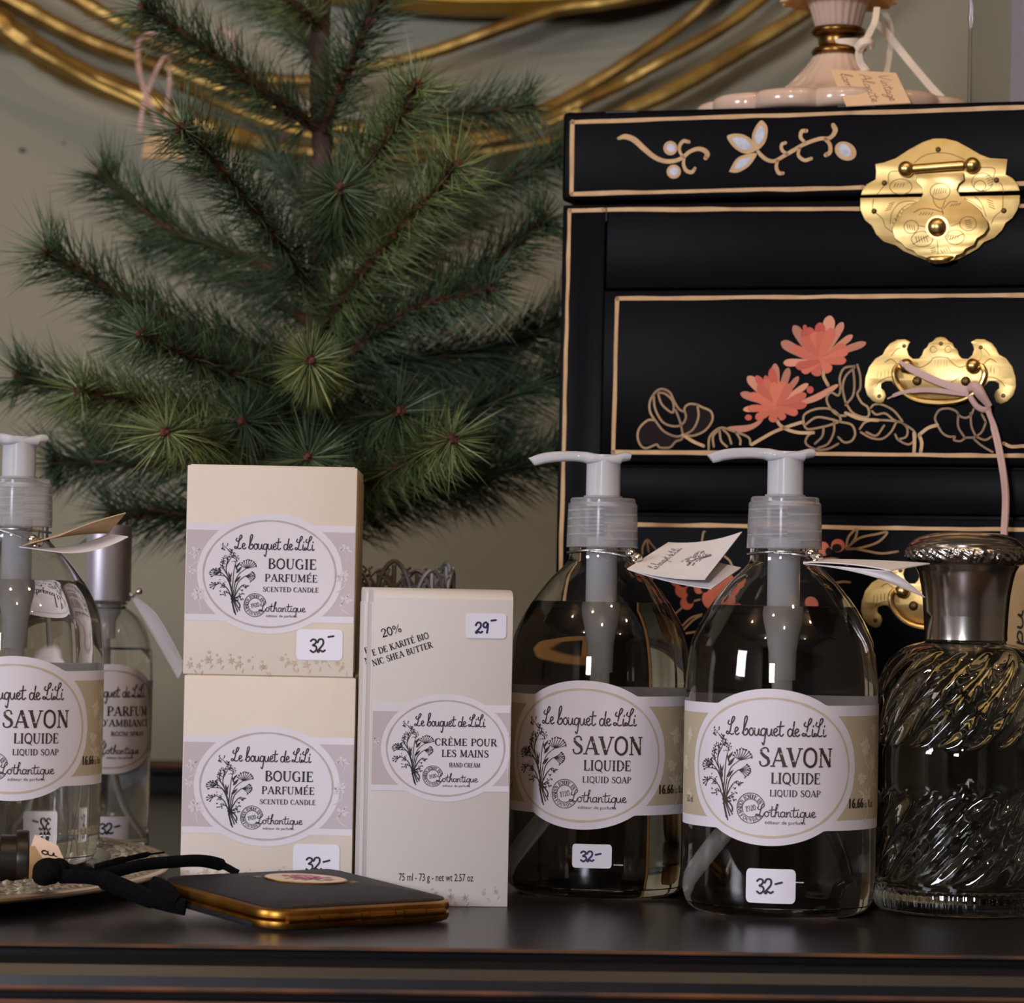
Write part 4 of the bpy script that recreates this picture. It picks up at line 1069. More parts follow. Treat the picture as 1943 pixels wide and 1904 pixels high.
# ---------------------------------------------------------------- silver tray and what lies on it
TR_C = Vector((-.1424 - .1245, 1.328, 0))
def tray():
    t = thing('silver_tray', 'oval silver tray with pierced filigree rim under the soap bottle', 'tray', TR_C)
    pr = [(.0002, .0008), (.090, .0008), (.098, .0004), (.1010, .0004)]
    MB().lathe([(.0002, .0045), (.100, .0045), (.1030, .0052), (.1052, .0080), (.1060, .0098), (.1062, .0085), (.1050, .0060), (.1000, .0030), (.0860, .0026), (.0850, .0), (.0820, .0), (.0810, .0026), (.0002, .0030)], 96, cap0=False, cap1=False).oval().build('tray_well', TRAYM, t)
    MB().lathe([(.1056, .0098), (.1075, .0106), (.1160, .0102), (.1300, .0080), (.1312, .0072), (.1300, .0068), (.1075, .0092), (.1056, .0088)], 120, cap0=False, cap1=False).oval().build('filigree_rim', TRAYR, t)
    rp = MB()
    R = random.Random(4)
    for k in range(150):
        a = 2 * pi * k / 150
        for j, r in enumerate((.1115, .1165, .1215, .1260)):
            a2 = a + (.5 if j % 2 else 0) * 2 * pi / 150
            z = .0104 - (r - .111) * .155
            rp.ball((r * sin(a2), -r * cos(a2), z + .0002), .0016 + R.uniform(-.0006, .0006), 6, sz=.7)
    rp.oval().build('filigree_beads', BEADM, t, kind='stuff')
    MB().tube([(.1312 * sin(2 * pi * k / 120), -.1312 * cos(2 * pi * k / 120), .0074) for k in range(120)], .0016, 10, closed=True).oval().build('rim_wire', TRAYW, t)
tray()
def flanged():
    c = at(30, 1631, 1.245)
    t = thing('flanged_black_tube', 'small black metal tube with square-edged flange lying on silver tray', 'ornament', Vector((c.x, c.y, 0)))
    k = 1.245 / 6000; z = c.z
    prof = [(.0002, -.0530), (.0082, -.0528), (.0096, -.050), (.0096, -.030), (.0084, -.0285), (.0084, -.0225), (.0097, -.0215), (.0097, -.0120), (.0088, -.0110), (.0088, -.0065), (.0096, -.0060), (.0096, .0), (.0113, .0002), (.0115, .0012), (.0115, .0044), (.0110, .0050), (.0086, .0050), (.0080, .0030), (.0002, .0030)]
    b = MB().lathe([(r, h) for r, h in prof[:12]], 40, cap1=False)
    for o, bb in (('barrel', b), ('flange', MB().lathe([(r, h) for r, h in prof[11:]], 40, cap0=False, cap1=False))):
        q = bb.build(o, BLACKM, t); q.rotation_euler = (0, pi / 2, .17); q.location = (0, 0, z)
flanged()
def tray_card(label, corners, M, txt, ink, box):
    P = [at(*c) for c in corners]; o = (P[0] + P[1]) / 2
    t = thing('price_tag', label, 'tag', o)
    c00, c10, c11, c01 = [p - o for p in P]
    MB().card(c00, c10, c11, c01, .0005, n=3).build('card', M, t)
    nor = (c10 - c00).cross(c01 - c00).normalized()
    if nor.y > 0: nor = -nor
    def fn(u, v, h): return c00 * (1 - u) * (1 - v) + c10 * u * (1 - v) + c11 * u * v + c01 * (1 - u) * v + nor * (.0003 + h)
    hand(txt, *box).place(fn, .0001, 'handwriting', ink, t)
tray_card('kraft price tag leaning behind the black tube on the silver tray', [(36, 1684, 1.258), (106, 1672, 1.262), (66, 1606, 1.276), (34, 1611, 1.276)], KRAFT, 'ur', INK, (.5, .85, .18, .22, .03))
tray_card('pale paper tag propped against the soap bottle on the tray', [(48, 1640, 1.312), (128, 1648, 1.312), (110, 1606, 1.322), (66, 1585, 1.326)], mat('pale_pink_card', (226, 200, 180), .8), 'cu', INK, (.35, .8, .42, .34, .05))
def black_ribbon():
    o = at_z(250, 1690, .004); o.z = 0
    t = thing('black_ribbon', 'black grosgrain ribbon knotted between silver tray and leather case', 'ribbon', o)
    L = lambda px, py, d: at(px, py, d) - o
    up = Vector((0, -.35, 1))
    b = MB()
    b.tube(catmull([L(452, 1658, 1.232), L(420, 1642, 1.232), L(380, 1634, 1.228), L(330, 1636, 1.225), L(270, 1642, 1.222), L(215, 1655, 1.218), (L(170, 1660, 1.214)), L(110, 1652, 1.212)], 6), [.0016] * 6 + [.0026] * 30 + [.0034] * 7, 10, flat=.40, side=up)
    b.build('ribbon_tail', RIBB, t)
    b = MB().tube(catmull([L(112, 1664, 1.211), L(150, 1664, 1.209), L(195, 1670, 1.208), L(240, 1688, 1.206), L(285, 1706, 1.203), L(322, 1716, 1.200), L(352, 1722, 1.199)], 6), [.0030] * 12 + [.0042] * 13 + [.0036] * 12, 10, flat=.45, side=up)
    b.build('ribbon_tail', RIBB, t)
    MB().tube(catmull([L(180, 1648, 1.214), L(230, 1634, 1.220), L(270, 1624, 1.226), L(312, 1618, 1.236)], 5), [.0018] * 6 + [.0012] * 6 + [.0004] * 4, 8, flat=.4, side=up).build('ribbon_end', RIBB, t)
    MB().ball(L(92, 1654, 1.211), .0062, 16, sy=.7, sz=.85).ball(L(84, 1663, 1.209), .0048, 14, sy=.7, sz=.8).ball(L(112, 1650, 1.212), .0044, 14, sy=.7).build('ribbon_knot', RIBB, t)
    MB().tube(catmull([L(292, 1690, 1.206), L(318, 1702, 1.201), L(336, 1715, 1.199)], 4), [.0058, .0062, .0064, .0064, .006, .0058, .005, .0044, .004], 10, flat=.5, side=up).build('ribbon_fold', RIBB, t)
black_ribbon()

# ---------------------------------------------------------------- black leather case with a gilt rim
def rr_loft(b, W, Dp, rad, prof, m=0, n=7):
    """stack of rounded rectangles (inset, z), W x Dp, corner at the origin"""
    rings = []
    for (ins, z) in prof:
        w, d, r = W - 2 * ins, Dp - 2 * ins, max(.0004, rad - ins)
        rings.append([(x + W / 2, y + Dp / 2, z) for x, y in round_rect(w, d, min(r, w / 2 - 1e-5, d / 2 - 1e-5), n)])
    K = len(rings[0]); vs = [p for r in rings for p in r]; fs = []
    for i in range(len(rings) - 1):
        for k in range(K):
            k2 = (k + 1) % K; fs.append((i * K + k, i * K + k2, (i + 1) * K + k2, (i + 1) * K + k))
    b.add(vs, fs, m, True)
    o = len(b.v) - len(vs)
    b.f.append(tuple(o + k for k in range(K))[::-1]); b.mi.append(m); b.sm.append(False)
    b.f.append(tuple(o + (len(rings) - 1) * K + k for k in range(K))); b.mi.append(m); b.sm.append(True)
    return b
def leather_case():
    p = at_z(512, 1773, 0.0)
    t = thing('cigarette_case', 'slim black leather case with gilt rim and painted rose medallion', 'case', p, radians(37.5))
    t.rotation_euler = (.058, 0, radians(37.5))
    W, Dp, r = .0870, .086, .012
    sub = []
    rr_loft(MB(), W, Dp, r, [(.0020, .0004), (.0006, .0010), (0, .0024), (.0002, .0036), (.0010, .0041), (.004, .0042)]).build('lower_rim', CASEG, t)
    rr_loft(MB(), W, Dp, r, [(.004, .0044), (.0010, .0045), (.0002, .0050), (0, .0062), (.0006, .0076), (.0020, .0083), (.004, .0084)]).build('upper_rim', CASEG, t)
    rr_loft(MB(), W, Dp, r, [(.0022, .0082), (.0026, .0088), (.006, .0096), (.012, .0106), (.022, .0117), (.032, .0122)]).build('leather_top', LEATHER, t)
    rr_loft(MB(), W, Dp, r, [(.010, 0), (.0030, .0002), (.0022, .0008)]).build('leather_base', LEATHER, t)
    for (x, y0, y1, nm) in ((-.0001, .012, Dp - .012, 'leather_edge'),):
        MB().box(x - .0001, .0015, y0, y1, .0006, .0026).build(nm, LEATHER, t, bevel=.0001)
    for k, (a, c) in enumerate(((.007, .0205), (.0205, .030), (.030, .0395), (.0395, .0432), (.0552, .0590), (.0590, .0690), (.0690, .0785))):
        MB().tube([(a + .0002, -.0002, .0047), (c - .0002, -.0002, .0047)], .00155 if k % 2 else .00135, 12).build('hinge_knuckle', CASEG, t)
    sp_ = MB().tube([(.0434 + .0116 * i / 176, -.0002 - .00135 * cos(2 * pi * i / 8), .0047 + .00135 * sin(2 * pi * i / 8)) for i in range(177)], .00022, 5)
    sp_.build('hinge_spring', CASEG, t)
    st = MB()
    for k in range(58): 
        x = .012 + k * .00112; st.ball((x, .0040, .0093), .00028, 6)
    st.build('stitches', CASEG, t, kind='stuff')
    cx, cy = W * .50, Dp * .50
    F3 = lambda u, v, h: Vector((cx + u * cos(-.65) - v * sin(-.65), cy + u * sin(-.65) + v * cos(-.65), .0121 + h))
    bor = MB().tube([F3(.0158 * cos(2 * pi * k / 60), .0118 * sin(2 * pi * k / 60), .0002) for k in range(60)], .00032, 8, closed=True)
    R = random.Random(2)
    me = MB().plate([(.0155 * cos(2 * pi * k / 40), .0115 * sin(2 * pi * k / 40)) for k in range(40)], F3, 0, .0006).build('medallion', CERAM, t)
    bor.build('medallion_border', CASEG, me)
    a1 = Art(); a2 = Art(); a3 = Art()
    for k in range(9):
        q = 2 * pi * k / 9; a1.ell(.0042 * cos(q), .001 + .0036 * sin(q), .0026, .0020, q, 10)
    for k in range(6):
        q = 2 * pi * k / 6 + .4; a2.ell(.0022 * cos(q), .001 + .0020 * sin(q), .0016, .0010, q, 8)
    a1.ell(.0085, -.0030, .0018, .0015); a1.ell(-.0080, .0025, .0015, .0012)
    for k in range(9):
        q = R.uniform(0, 6.28); x, y = .0078 * cos(q), .0050 * sin(q); a3.lens((x, y), (x + .0042 * cos(q + .5), y + .0030 * sin(q + .5)), .0018, n=5)
    a3.place(F3, .0007, 'painted_leaves', LEAFG, me); a1.place(F3, .0008, 'painted_rose', ROSE1, me); a2.place(F3, .0009, 'painted_rose', ROSE2, me)
    for s in (-1, 1):
        d = Art(); d.ell(s * .0185, 0, .0018, .0012); d.stroke([(s * .0175, .004), (s * .0192, .001), (s * .0192, -.001), (s * .0175, -.004)], .0004)
        d.place(F3, .00005, 'gilt_tooling', CASEG, t)
leather_case()

# ---------------------------------------------------------------- lace-cut candle cup behind the hand cream
def lace_cup():
    c = at_z(754, 1600, 0.0)
    D = 1.445; c = Vector(((754 - 971) / 6000 * D, D, 0))
    t = thing('lace_candle_cup', 'grey lace-cut metal candle cup with scalloped rim behind the hand cream cartons', 'candle holder', c)
    R0 = .0262; H = .1280
    MB().lathe([(.0002, .0005), (.024, .0005), (.0262, .003), (.0262, .085), (.0254, .085), (.0250, .004), (.0002, .003)], 48, cap0=False, cap1=False).build('cup_wall', LACEM, t)
    fn = lambda u, v, h: Vector(((R0 + h) * sin(u), -(R0 + h) * cos(u), v))
    R = random.Random(9)
    n = 9
    for k in range(n):
        u0 = 2 * pi * k / n; b = MB()
        w = 2 * pi / n * .5; hh = .0125 + (.004 if k % 3 == 0 else 0)
        def S(pts, r=.0007): b.tube([fn(u0 + u, .1225 + v, 0) for u, v in [(p.x, p.y) for p in catmull([(a, q, 0) for a, q in pts], 5)]], r, 6)
        S([(-w, -.032), (-w * .95, -.004), (-w * .6, hh * .62), (0, hh), (w * .6, hh * .62), (w * .95, -.004), (w, -.032)], .0011)
        S([(0, -.032), (0, -.01), (0, hh * .9)], .0011)
        for j in range(5):
            v = -.026 + j * .0075
            S([(0, v), (-w * .5, v + .005), (-w * .8, v + .006)]); S([(0, v), (w * .5, v + .005), (w * .8, v + .006)])
            S([(-w * .35, v + .006), (-w * .55, v + .0085), (-w * .35, v + .010)], .0006); S([(w * .35, v + .006), (w * .55, v + .0085), (w * .35, v + .010)], .0006)
        b.build('lace_panel', LACEM, t)
        u1 = u0 + 2 * pi / n / 2
        MB().plate([(u1 + .10 * cos(q), .1235 + .0052 * sin(q)) for q in linspace(0, 2 * pi, 20)[:-1]], fn, -.0004, .0004).build('scallop', LACEM, t)
lace_cup()

# ---------------------------------------------------------------- glass decanter with a silver cap
def decanter():
    D = 1.292
    c = axis(1828, 1480, D)
    t = thing('decanter', 'swirl-ribbed pressed glass decanter with engraved silver collar cap', 'decanter', c)
    R0 = .0360
    base = [(.0285, 0), (.0335, .0008), (.0352, .0030), (.0356, .0060), (.0352, .0100), (.0354, .0140)]
    side = [(.0354, .0140), (.0357, .0250), (.0352, .0400), (.0346, .0470), (.0349, .0500), (.0352, .0560), (.0352, .0640), (.0348, .0680), (.0354, .0730), (.0355, .0820), (.0348, .0900), (.0330, .0970), (.0296, .1030), (.0250, .1068), (.0205, .1085), (.0172, .1093), (.0164, .1105), (.0164, .1180)]
    prof = smooth_profile(base, 4)[:-1] + smooth_profile(side, 5)
    def rf(a, r, z):
        amp = 0.0
        if .012 < z < .0505: f = (z - .012) / .0385; amp = min(1, f * 5) * min(1, (1 - f) * 6); tw = 26 * z
        elif .0665 < z < .106: f = (z - .0665) / .0395; amp = min(1, f * 6) * min(1, (1 - f) * 3); tw = 26 * z + .6
        elif z < .010: return r * (1 + .008 * sin(60 * a) * (1 if .002 < z else 0))
        else: return r
        s = sin(9 * (a - tw))
        return r + amp * .0016 * (1 - 2.0 * abs(s) ** 1.4) 
    n = 216
    b = MB(); b.lathe([(.0002, .0012)] + prof, n, rf=rf, cap1=False)
    inn = [(.0002, .0090), (.024, .0090), (.0300, .0105), (.0318, .0150), (.0322, .03), (.0318, .048), (.0320, .060), (.0320, .080), (.0308, .092), (.0275, .1000), (.0225, .1046), (.0175, .1066), (.0145, .1080), (.0140, .1110), (.0140, .1180)]
    inn = [inn[0]] + smooth_profile(inn[1:], 3)
    o1 = len(b.v) - n
    b.lathe(inn, n, cap1=False, flip=True); o2 = len(b.v) - n
    for k in range(n): b.f.append((o1 + k, o1 + (k + 1) % n, o2 + (k + 1) % n, o2 + k)); b.mi.append(0); b.sm.append(True)
    b.build('glass_body', GLASSD, t, sharp=70)
    MB().lathe([(.0166, .1100), (.0170, .1104), (.0169, .1130), (.0172, .1200)] + smooth_profile([(.0172, .1200), (.0180, .1290), (.0196, .1370), (.0212, .1405)], 5) + [(.0214, .1410)], 64, cap0=False, cap1=False).build('silver_collar', SILVER, t)
    def rel(a, r, z): return r + (.00042 * (sin(34 * a + 900 * (z - .145)) * cos(2 * pi * (z - .1446) / .0042) + .7 * sin(51 * a - 700 * (z - .145) + 2 * sin(17 * a))) * max(0, 1 - ((z - .1446) / .0030) ** 2) if .1416 < z < .1476 else 0)
    MB().lathe(smooth_profile([(.0213, .1408), (.0236, .1416), (.0250, .1432), (.0253, .1450), (.0250, .1468), (.0242, .1478)], 5), 320, rf=rel, cap0=True, cap1=False).build('relief_band', SILVERR, t)
    MB().lathe([(.0242, .1478), (.0236, .1482), (.0240, .1488), (.0234, .1496)] + smooth_profile([(.0228, .1500), (.0205, .1518), (.0150, .1536), (.008, .1545), (.0002, .1547)], 5), 64, cap0=False, cap1=False).build('cap_top', SILVER, t)
decanter()

# ---------------------------------------------------------------- black lacquer chest
BETA = 0.29
D0 = 1.47
cxn = at(1071, 215, D0)
P0 = Vector((cxn.x, D0, 0))
EXC = Vector((cos(BETA), -sin(BETA), 0)); EYC = Vector((sin(BETA), cos(BETA), 0))
def cf(px, py, off=0.0):
    """a photo pixel on the chest's front: (along, up) in the chest's own metres"""
    q = at_plane(px, py, P0 - EYC * off, EYC) - P0
    return (q.dot(EXC), q.z)
CW = 2 * cf(1785, 430)[0]; CD = .235; CH = cf(1071, 213)[1]
zl = cf(1075, 384)[1]
chest = thing('lacquer_chest', 'black lacquer chest with painted coral chrysanthemums and brass hasp', 'chest', P0, -BETA)
FR = lambda u, v, h: Vector((u, -h, v))
G = .0005
b = MB().box(.0, CW, .006, CD, 0, zl - .0012).build('chest_body', LACQ, chest, bevel=.0015)
lid = MB().box(-.0006, CW + .0006, -.0006, CD, zl + .0004, CH).build('lid', LACQ, chest, bevel=.0022, segs=3)
us = cf(1149, 500)[0]
MB().box(0, us - .0004, 0, .0062, 0, zl - .0012).build('stile', LACQ, chest, bevel=.0010)
MB().box(CW - us + .0004, CW, 0, .0062, 0, zl - .0012).build('stile', LACQ, chest, bevel=.0010)
def board(name, ya, yb, off, off2=.0062):
    z1 = cf(1400, ya)[1]; z0 = cf(1400, yb)[1]
    return MB().box(us, CW - us, -off, off2, z0, z1).build(name, LACQ, chest, bevel=.0010), z0, z1
zt = zl - .0012
MB().box(us, CW - us, .0006, .0062, cf(1400, 546)[1], zt).build('top_rail', LACQ, chest, bevel=.0008)
dr1, d1b, d1t = board('drawer', 550.5, 880, .0022)
board('drawer_rail', 886.5, 972, -.0006)
dr2, d2b, d2t = board('drawer', 980, 1304, .0022)
MB().box(us, CW - us, .0006, .0062, .0, d2b - .0015).build('plinth_board', LACQ, chest, bevel=.0010)
# chipped highlights along upper edges
def gold(parent, name, M, strokes, off, h=.00025):
    for s in strokes:
        Art().stroke([cf(x, y, off) for x, y in s[0]], s[1], s[2] if len(s) > 2 else 5).place(FR, off + h, name, M, parent)
PXC = 1 / 4150
R_ = random.Random(21)
XE = next(x for x in range(2000, 4200, 4) if cf(x, 700)[0] > CW - cf(1085, 300)[0])      # where the borders turn down at the chest's other end
XD = next(x for x in range(2000, 4200, 4) if cf(x, 700)[0] > CW - cf(1168, 700)[0])
def line(x0, y0, x1, y1, w=8.0):
    n = max(2, int(abs(x1 - x0) + abs(y1 - y0)) // 45)
    pts = [(x0 + (x1 - x0) * k / n + R_.uniform(-.6, .6), y0 + (y1 - y0) * k / n + R_.uniform(-.7, .7)) for k in range(n + 1)]
    return (pts, [w * PXC * R_.uniform(.82, 1.15) for _ in range(n + 1)], 4)
gold(lid, 'gold_border_line', GOLDP, [line(1085, 232, XE, 232 - .0325 * (XE - 1085)), line(1086, 232, 1085, 368), line(1085, 368, 1638, 356), line(1925, 349, XE, 349 - .0226 * (XE - 1925)), line(XE, 232 - .0325 * (XE - 1085), XE - 4, 349 - .0226 * (XE - 1925))], .0006)
gold(chest, 'gold_border_line', GOLDP, [line(1082, 400, 1146, 399), line(1149, 398, 1634, 396), line(1925, 391, XE, 391 - .0087 * (XE - 1925)), line(1081, 400, 1050, 1640, 7.5), line(XE, 391 - .0087 * (XE - 1925), XE - 32, 1680, 7.5)], .0)
xr = CW
def rectlines(parent, x0, y0t, y0b, slope_t, slope_b, off):
    gold(parent, 'gold_border_line', GOLDP, [line(x0, y0t, XD, y0t + slope_t * (XD - x0)), line(x0, y0t, x0 - .024 * (y0b - y0t), y0b), line(x0 - .024 * (y0b - y0t), y0b, XD - 6, y0b + slope_b * (XD - x0)), line(XD, y0t + slope_t * (XD - x0), XD - 6, y0b + slope_b * (XD - x0))], off)
rectlines(dr1, 1171, 567, 858, -.0089, .0095, .0022)
rectlines(dr2, 1160, 995, 1285, .0135, .026, .0022)
def zz8(x, y): return (1150 + x / 3.533, 210 + y / 3.533)
def zz7(x, y): return (1160 + x / 3.598, 570 + y / 3.598)
def zz5(x, y): return (1600 + x / 4.761, 600 + y / 4.761)
def zz4(x, y): return (1600 + x / 5.6, 220 + y / 5.6)
def zzA(x, y): return (1180 + x / 6.07, 970 + y / 6.07)
def zzB(x, y): return (1270 + x / 3.967, 820 + y / 3.967)
def S8(pts, w): return ([zz8(*p) for p in pts], [q / 3.533 * PXC for q in w] if hasattr(w, '__len__') else w / 3.533 * PXC, 6)
gold(lid, 'gold_scroll', GOLDP, [
    S8([(85, 186), (130, 175), (190, 197), (260, 260), (330, 315), (400, 340), (470, 335), (520, 310), (560, 277), (610, 258), (655, 265), (680, 292), (668, 318)], [22, 36, 40, 36, 32, 30, 28, 26, 26, 28, 32, 34, 30]),
    S8([(518, 312), (495, 275), (495, 235), (520, 205), (555, 210)], [18, 20, 24, 26, 24]), S8([(525, 315), (520, 360), (538, 402), (575, 413), (596, 388)], [18, 22, 26, 26, 22]),
    S8([(1010, 262), (1040, 300), (1080, 330), (1130, 338), (1200, 300), (1260, 265), (1320, 230), (1380, 205), (1440, 188), (1490, 187), (1522, 165), (1537, 130), (1523, 98)], [20, 26, 26, 24, 26, 28, 26, 26, 26, 26, 28, 34, 30]),
    S8([(1215, 293), (1180, 265), (1178, 228), (1203, 216)], 22), S8([(1335, 215), (1305, 180), (1312, 140), (1343, 136)], [20, 24, 26, 26]),
    S8([(1298, 250), (1290, 300), (1330, 333), (1375, 322)], [18, 22, 24, 24]), S8([(1470, 190), (1500, 228), (1502, 278), (1474, 298)], [24, 26, 28, 30]),
    S8([(1150, 335), (1142, 380), (1158, 418), (1186, 420)], [20, 24, 26, 24])], .0006)
def blob(parent, name, M, polys, off, h, zf, sm=5):
    for ip, P in enumerate(polys):
        a = Art()
        if len(P) == 5 and not hasattr(P[0], '__len__'):
            x, y, rx, ry, ro = P
            P = [(x + rx * cos(q) * cos(ro) - ry * sin(q) * sin(ro), y + rx * cos(q) * sin(ro) + ry * sin(q) * cos(ro)) for q in linspace(0, 2 * pi, 24)[:-1]]
            a.poly([cf(*zf(*p), off) for p in P])
        else: a.poly([cf(*zf(*p), off) for p in P], sm)
        a.place(FR, off + h + ip * 3e-6, name, M, parent)
L1 = [(1042, 66), (1080, 105), (1082, 165), (1062, 222), (1016, 262), (985, 222), (980, 165), (1003, 108)]
L2 = [(812, 172), (870, 155), (930, 165), (980, 200), (1008, 262), (950, 290), (890, 272), (840, 228)]
L3 = [(1008, 286), (920, 300), (870, 330), (830, 400), (832, 413), (885, 415), (950, 380), (992, 330)]
def shrink(P, k):
    cx = sum(p[0] for p in P) / len(P); cy = sum(p[1] for p in P) / len(P)
    return [(cx + (x - cx) * k, cy + (y - cy) * k) for x, y in P]
blob(lid, 'gold_leaf', GOLDP, [L1, L2, L3, (432, 252, 47, 48, 0), (455, 410, 48, 47, 0), (1606, 272, 76, 60, .5)], .0006, .0003, zz8)
blob(lid, 'white_petal', WHITEP, [shrink(L1, .62), shrink(L2, .62), shrink(L3, .58), (436, 252, 30, 27, .5), (456, 408, 30, 27, -.3), (1602, 268, 48, 34, .9)], .0006, .0004, zz8)
# chrysanthemums on the upper drawer
def petals(c, tips, zf):
    out = []
    for (x, y, w) in tips:
        dx, dy = x - c[0], y - c[1]; l = sqrt(dx * dx + dy * dy); ux, uy = dx / l, dy / l; vx, vy = -uy, ux; w = w / 2
        s = lambda f, g: (c[0] + dx * f + vx * w * g, c[1] + dy * f + vy * w * g)
        out.append([s(0, .35), s(.35, .75), s(.7, 1), s(.9, .85), s(1, 0), s(.9, -.85), s(.7, -1), s(.35, -.75), s(0, -.35)])
    return out
cA = (1420, 400); cB = (1130, 720)
of = .0022
blob(dr1, 'pale_petal', CORAL2, petals((1450, 390), [(1495, 105, 82), (1582, 150, 54), (1648, 238, 44), (1740, 290, 50)], zz7) + petals((1400, 420), [(1175, 428, 52), (1160, 285, 70), (1245, 172, 66)], zz7)
     + petals(cB, [(1118, 432, 56), (1212, 462, 52), (1280, 520, 40), (1345, 570, 42), (930, 520, 66), (882, 635, 54), (900, 748, 42)], zz7), of, .00025, zz7)
blob(dr1, 'trailing_petal', CORAL2, [[(1290, 690), (1400, 640), (1530, 575), (1540, 598), (1420, 680), (1310, 712)], [(1040, 800), (950, 848), (800, 865), (830, 900), (930, 895), (1010, 850)]], of, .00022, zz7)
blob(dr1, 'deep_petal', CORAL3, petals((1430, 380), [(1425, 152, 72), (1300, 205, 58), (1345, 185, 60)], zz7) + petals(cB, [(988, 515, 50), (1050, 515, 50), (1095, 462, 58)], zz7) + [(1322, 187, 15, 20, 0), (1358, 612, 24, 25, 0), (937, 801, 24, 20, 0)], of, .0003, zz7)
blob(dr1, 'coral_petal', CORAL1, petals((1420, 420), [(1385, 215, 80), (1310, 250, 70), (1440, 210, 76), (1510, 190, 74), (1235, 320, 62), (1600, 300, 56), (1620, 345, 56), (1605, 410, 56), (1500, 485, 66), (1395, 518, 70), (1300, 490, 62), (1260, 455, 60)], zz7)
     + petals((1130, 735), [(1055, 540, 60), (1000, 580, 60), (945, 640, 60), (1110, 560, 62), (1165, 555, 66), (1230, 570, 60), (1332, 640, 56), (1335, 715, 50), (1275, 772, 54), (1180, 816, 52), (1095, 832, 58), (985, 808, 56), (930, 740, 50)], zz7), of, .00035, zz7)
def S7(pts, w=15): return ([zz7(*p) for p in pts], w / 3.598 * PXC, 5)
def S5(pts, w=19): return ([zz5(*p) for p in pts], w / 4.761 * PXC, 5)
gold(dr1, 'gold_leaf_outline', GOLDD, [S7(p) for p in (
    [(490, 920), (440, 930), (360, 895), (300, 820), (265, 760), (265, 690), (300, 630), (345, 605), (400, 630), (430, 690), (460, 740), (490, 760)],
    [(320, 640), (345, 710), (400, 760), (425, 760), (420, 690), (370, 640), (325, 630)],
    [(290, 650), (300, 740), (350, 830), (420, 860), (480, 850), (510, 800), (500, 740), (530, 710), (580, 710)], [(440, 750), (470, 830), (490, 920)],
    [(490, 920), (560, 925), (640, 890), (690, 820), (680, 760), (620, 730), (580, 710)], [(590, 720), (595, 800), (560, 880), (500, 920)],
    [(300, 820), (250, 820), (195, 870), (180, 930), (200, 990), (240, 1010), (310, 985), (330, 1005), (400, 1005), (440, 965), (480, 950), (490, 920)],
    [(665, 1020), (670, 940), (710, 890), (760, 870), (820, 890), (880, 910), (940, 940), (950, 985)], [(700, 1000), (695, 930), (730, 890)], [(740, 890), (750, 960), (790, 1000)],
    [(760, 880), (800, 920), (820, 980)], [(850, 900), (880, 950), (880, 985)],
    [(1310, 830), (1320, 780), (1390, 745), (1480, 740), (1540, 770), (1565, 820), (1500, 850), (1420, 870), (1340, 880), (1310, 840)],
    [(1325, 850), (1400, 800), (1490, 810), (1560, 830), (1640, 850), (1665, 910), (1640, 960), (1590, 970), (1550, 935)],
    [(1380, 900), (1340, 930), (1330, 980), (1400, 1020), (1480, 1015), (1550, 980)], [(1520, 830), (1520, 900), (1480, 980), (1410, 1010)], [(1450, 870), (1440, 930), (1390, 980)],
    [(1680, 440), (1700, 520), (1700, 600), (1680, 640), (1710, 700), (1750, 730), (1760, 780), (1730, 800), (1650, 770), (1600, 700)],
    [(1660, 450), (1590, 465), (1560, 530), (1565, 600), (1550, 650), (1500, 630), (1470, 670), (1490, 730), (1540, 780), (1600, 790)],
    [(1660, 460), (1600, 520), (1580, 600), (1600, 700)], [(1650, 460), (1660, 560), (1650, 650), (1600, 715)])] +
    [S5(p) for p in ([(250, 830), (280, 800), (350, 800), (450, 850), (520, 930), (530, 960), (460, 940), (380, 880), (300, 890), (260, 860)],
    [(150, 1020), (200, 960), (300, 940), (480, 950), (540, 970), (580, 1020), (570, 1090), (500, 1115)], [(160, 1050), (250, 1100), (350, 1110), (430, 1050), (480, 960)], [(210, 1050), (300, 1080), (370, 990)],
    [(540, 970), (640, 1040), (650, 1110), (590, 1160), (500, 1120), (470, 1070)],
    [(850, 980), (830, 920), (870, 850), (950, 835), (1020, 860), (1050, 900), (1100, 920), (1150, 900), (1180, 840)],
    [(850, 985), (900, 1060), (960, 1090), (1010, 1090), (1000, 1120), (1060, 1130), (1110, 1100), (1180, 1095), (1250, 1050), (1290, 960)],
    [(1040, 880), (1040, 1000), (1100, 1100)], [(1150, 880), (1160, 1000), (1200, 1090)], [(1250, 880), (1290, 960)], [(1180, 1110), (1250, 1170), (1350, 1230)], [(1200, 1090), (1280, 1120), (1340, 1090)])], of, .00028)
gold(dr1, 'gold_stem', GOLDP, [S7(p, 22) for p in ([(490, 920), (560, 965), (630, 995)], [(960, 985), (1100, 905), (1200, 865), (1310, 830)], [(1130, 820), (1160, 860), (1220, 890), (1290, 905), (1380, 905)], [(1600, 770), (1700, 810), (1820, 820)], [(1452, 470), (1450, 520), (1480, 580)])]
     + [S5(p, 30) for p in ([(640, 1060), (645, 1140), (640, 1230)], [(690, 1080), (710, 1150), (700, 1230)], [(690, 1070), (770, 1010), (850, 985)], [(1450, 1150), (1520, 1180), (1633, 1175), (1750, 1180)])], of, .0003)
blob(dr1, 'dark_leaf_fill', DARKP, [[(490, 920), (440, 930), (360, 895), (310, 820), (250, 822), (190, 880), (190, 980), (310, 985), (400, 1005), (480, 950)], [(510, 760), (580, 712), (680, 760), (688, 830), (620, 900), (500, 920)]], of, .0001, zz7)
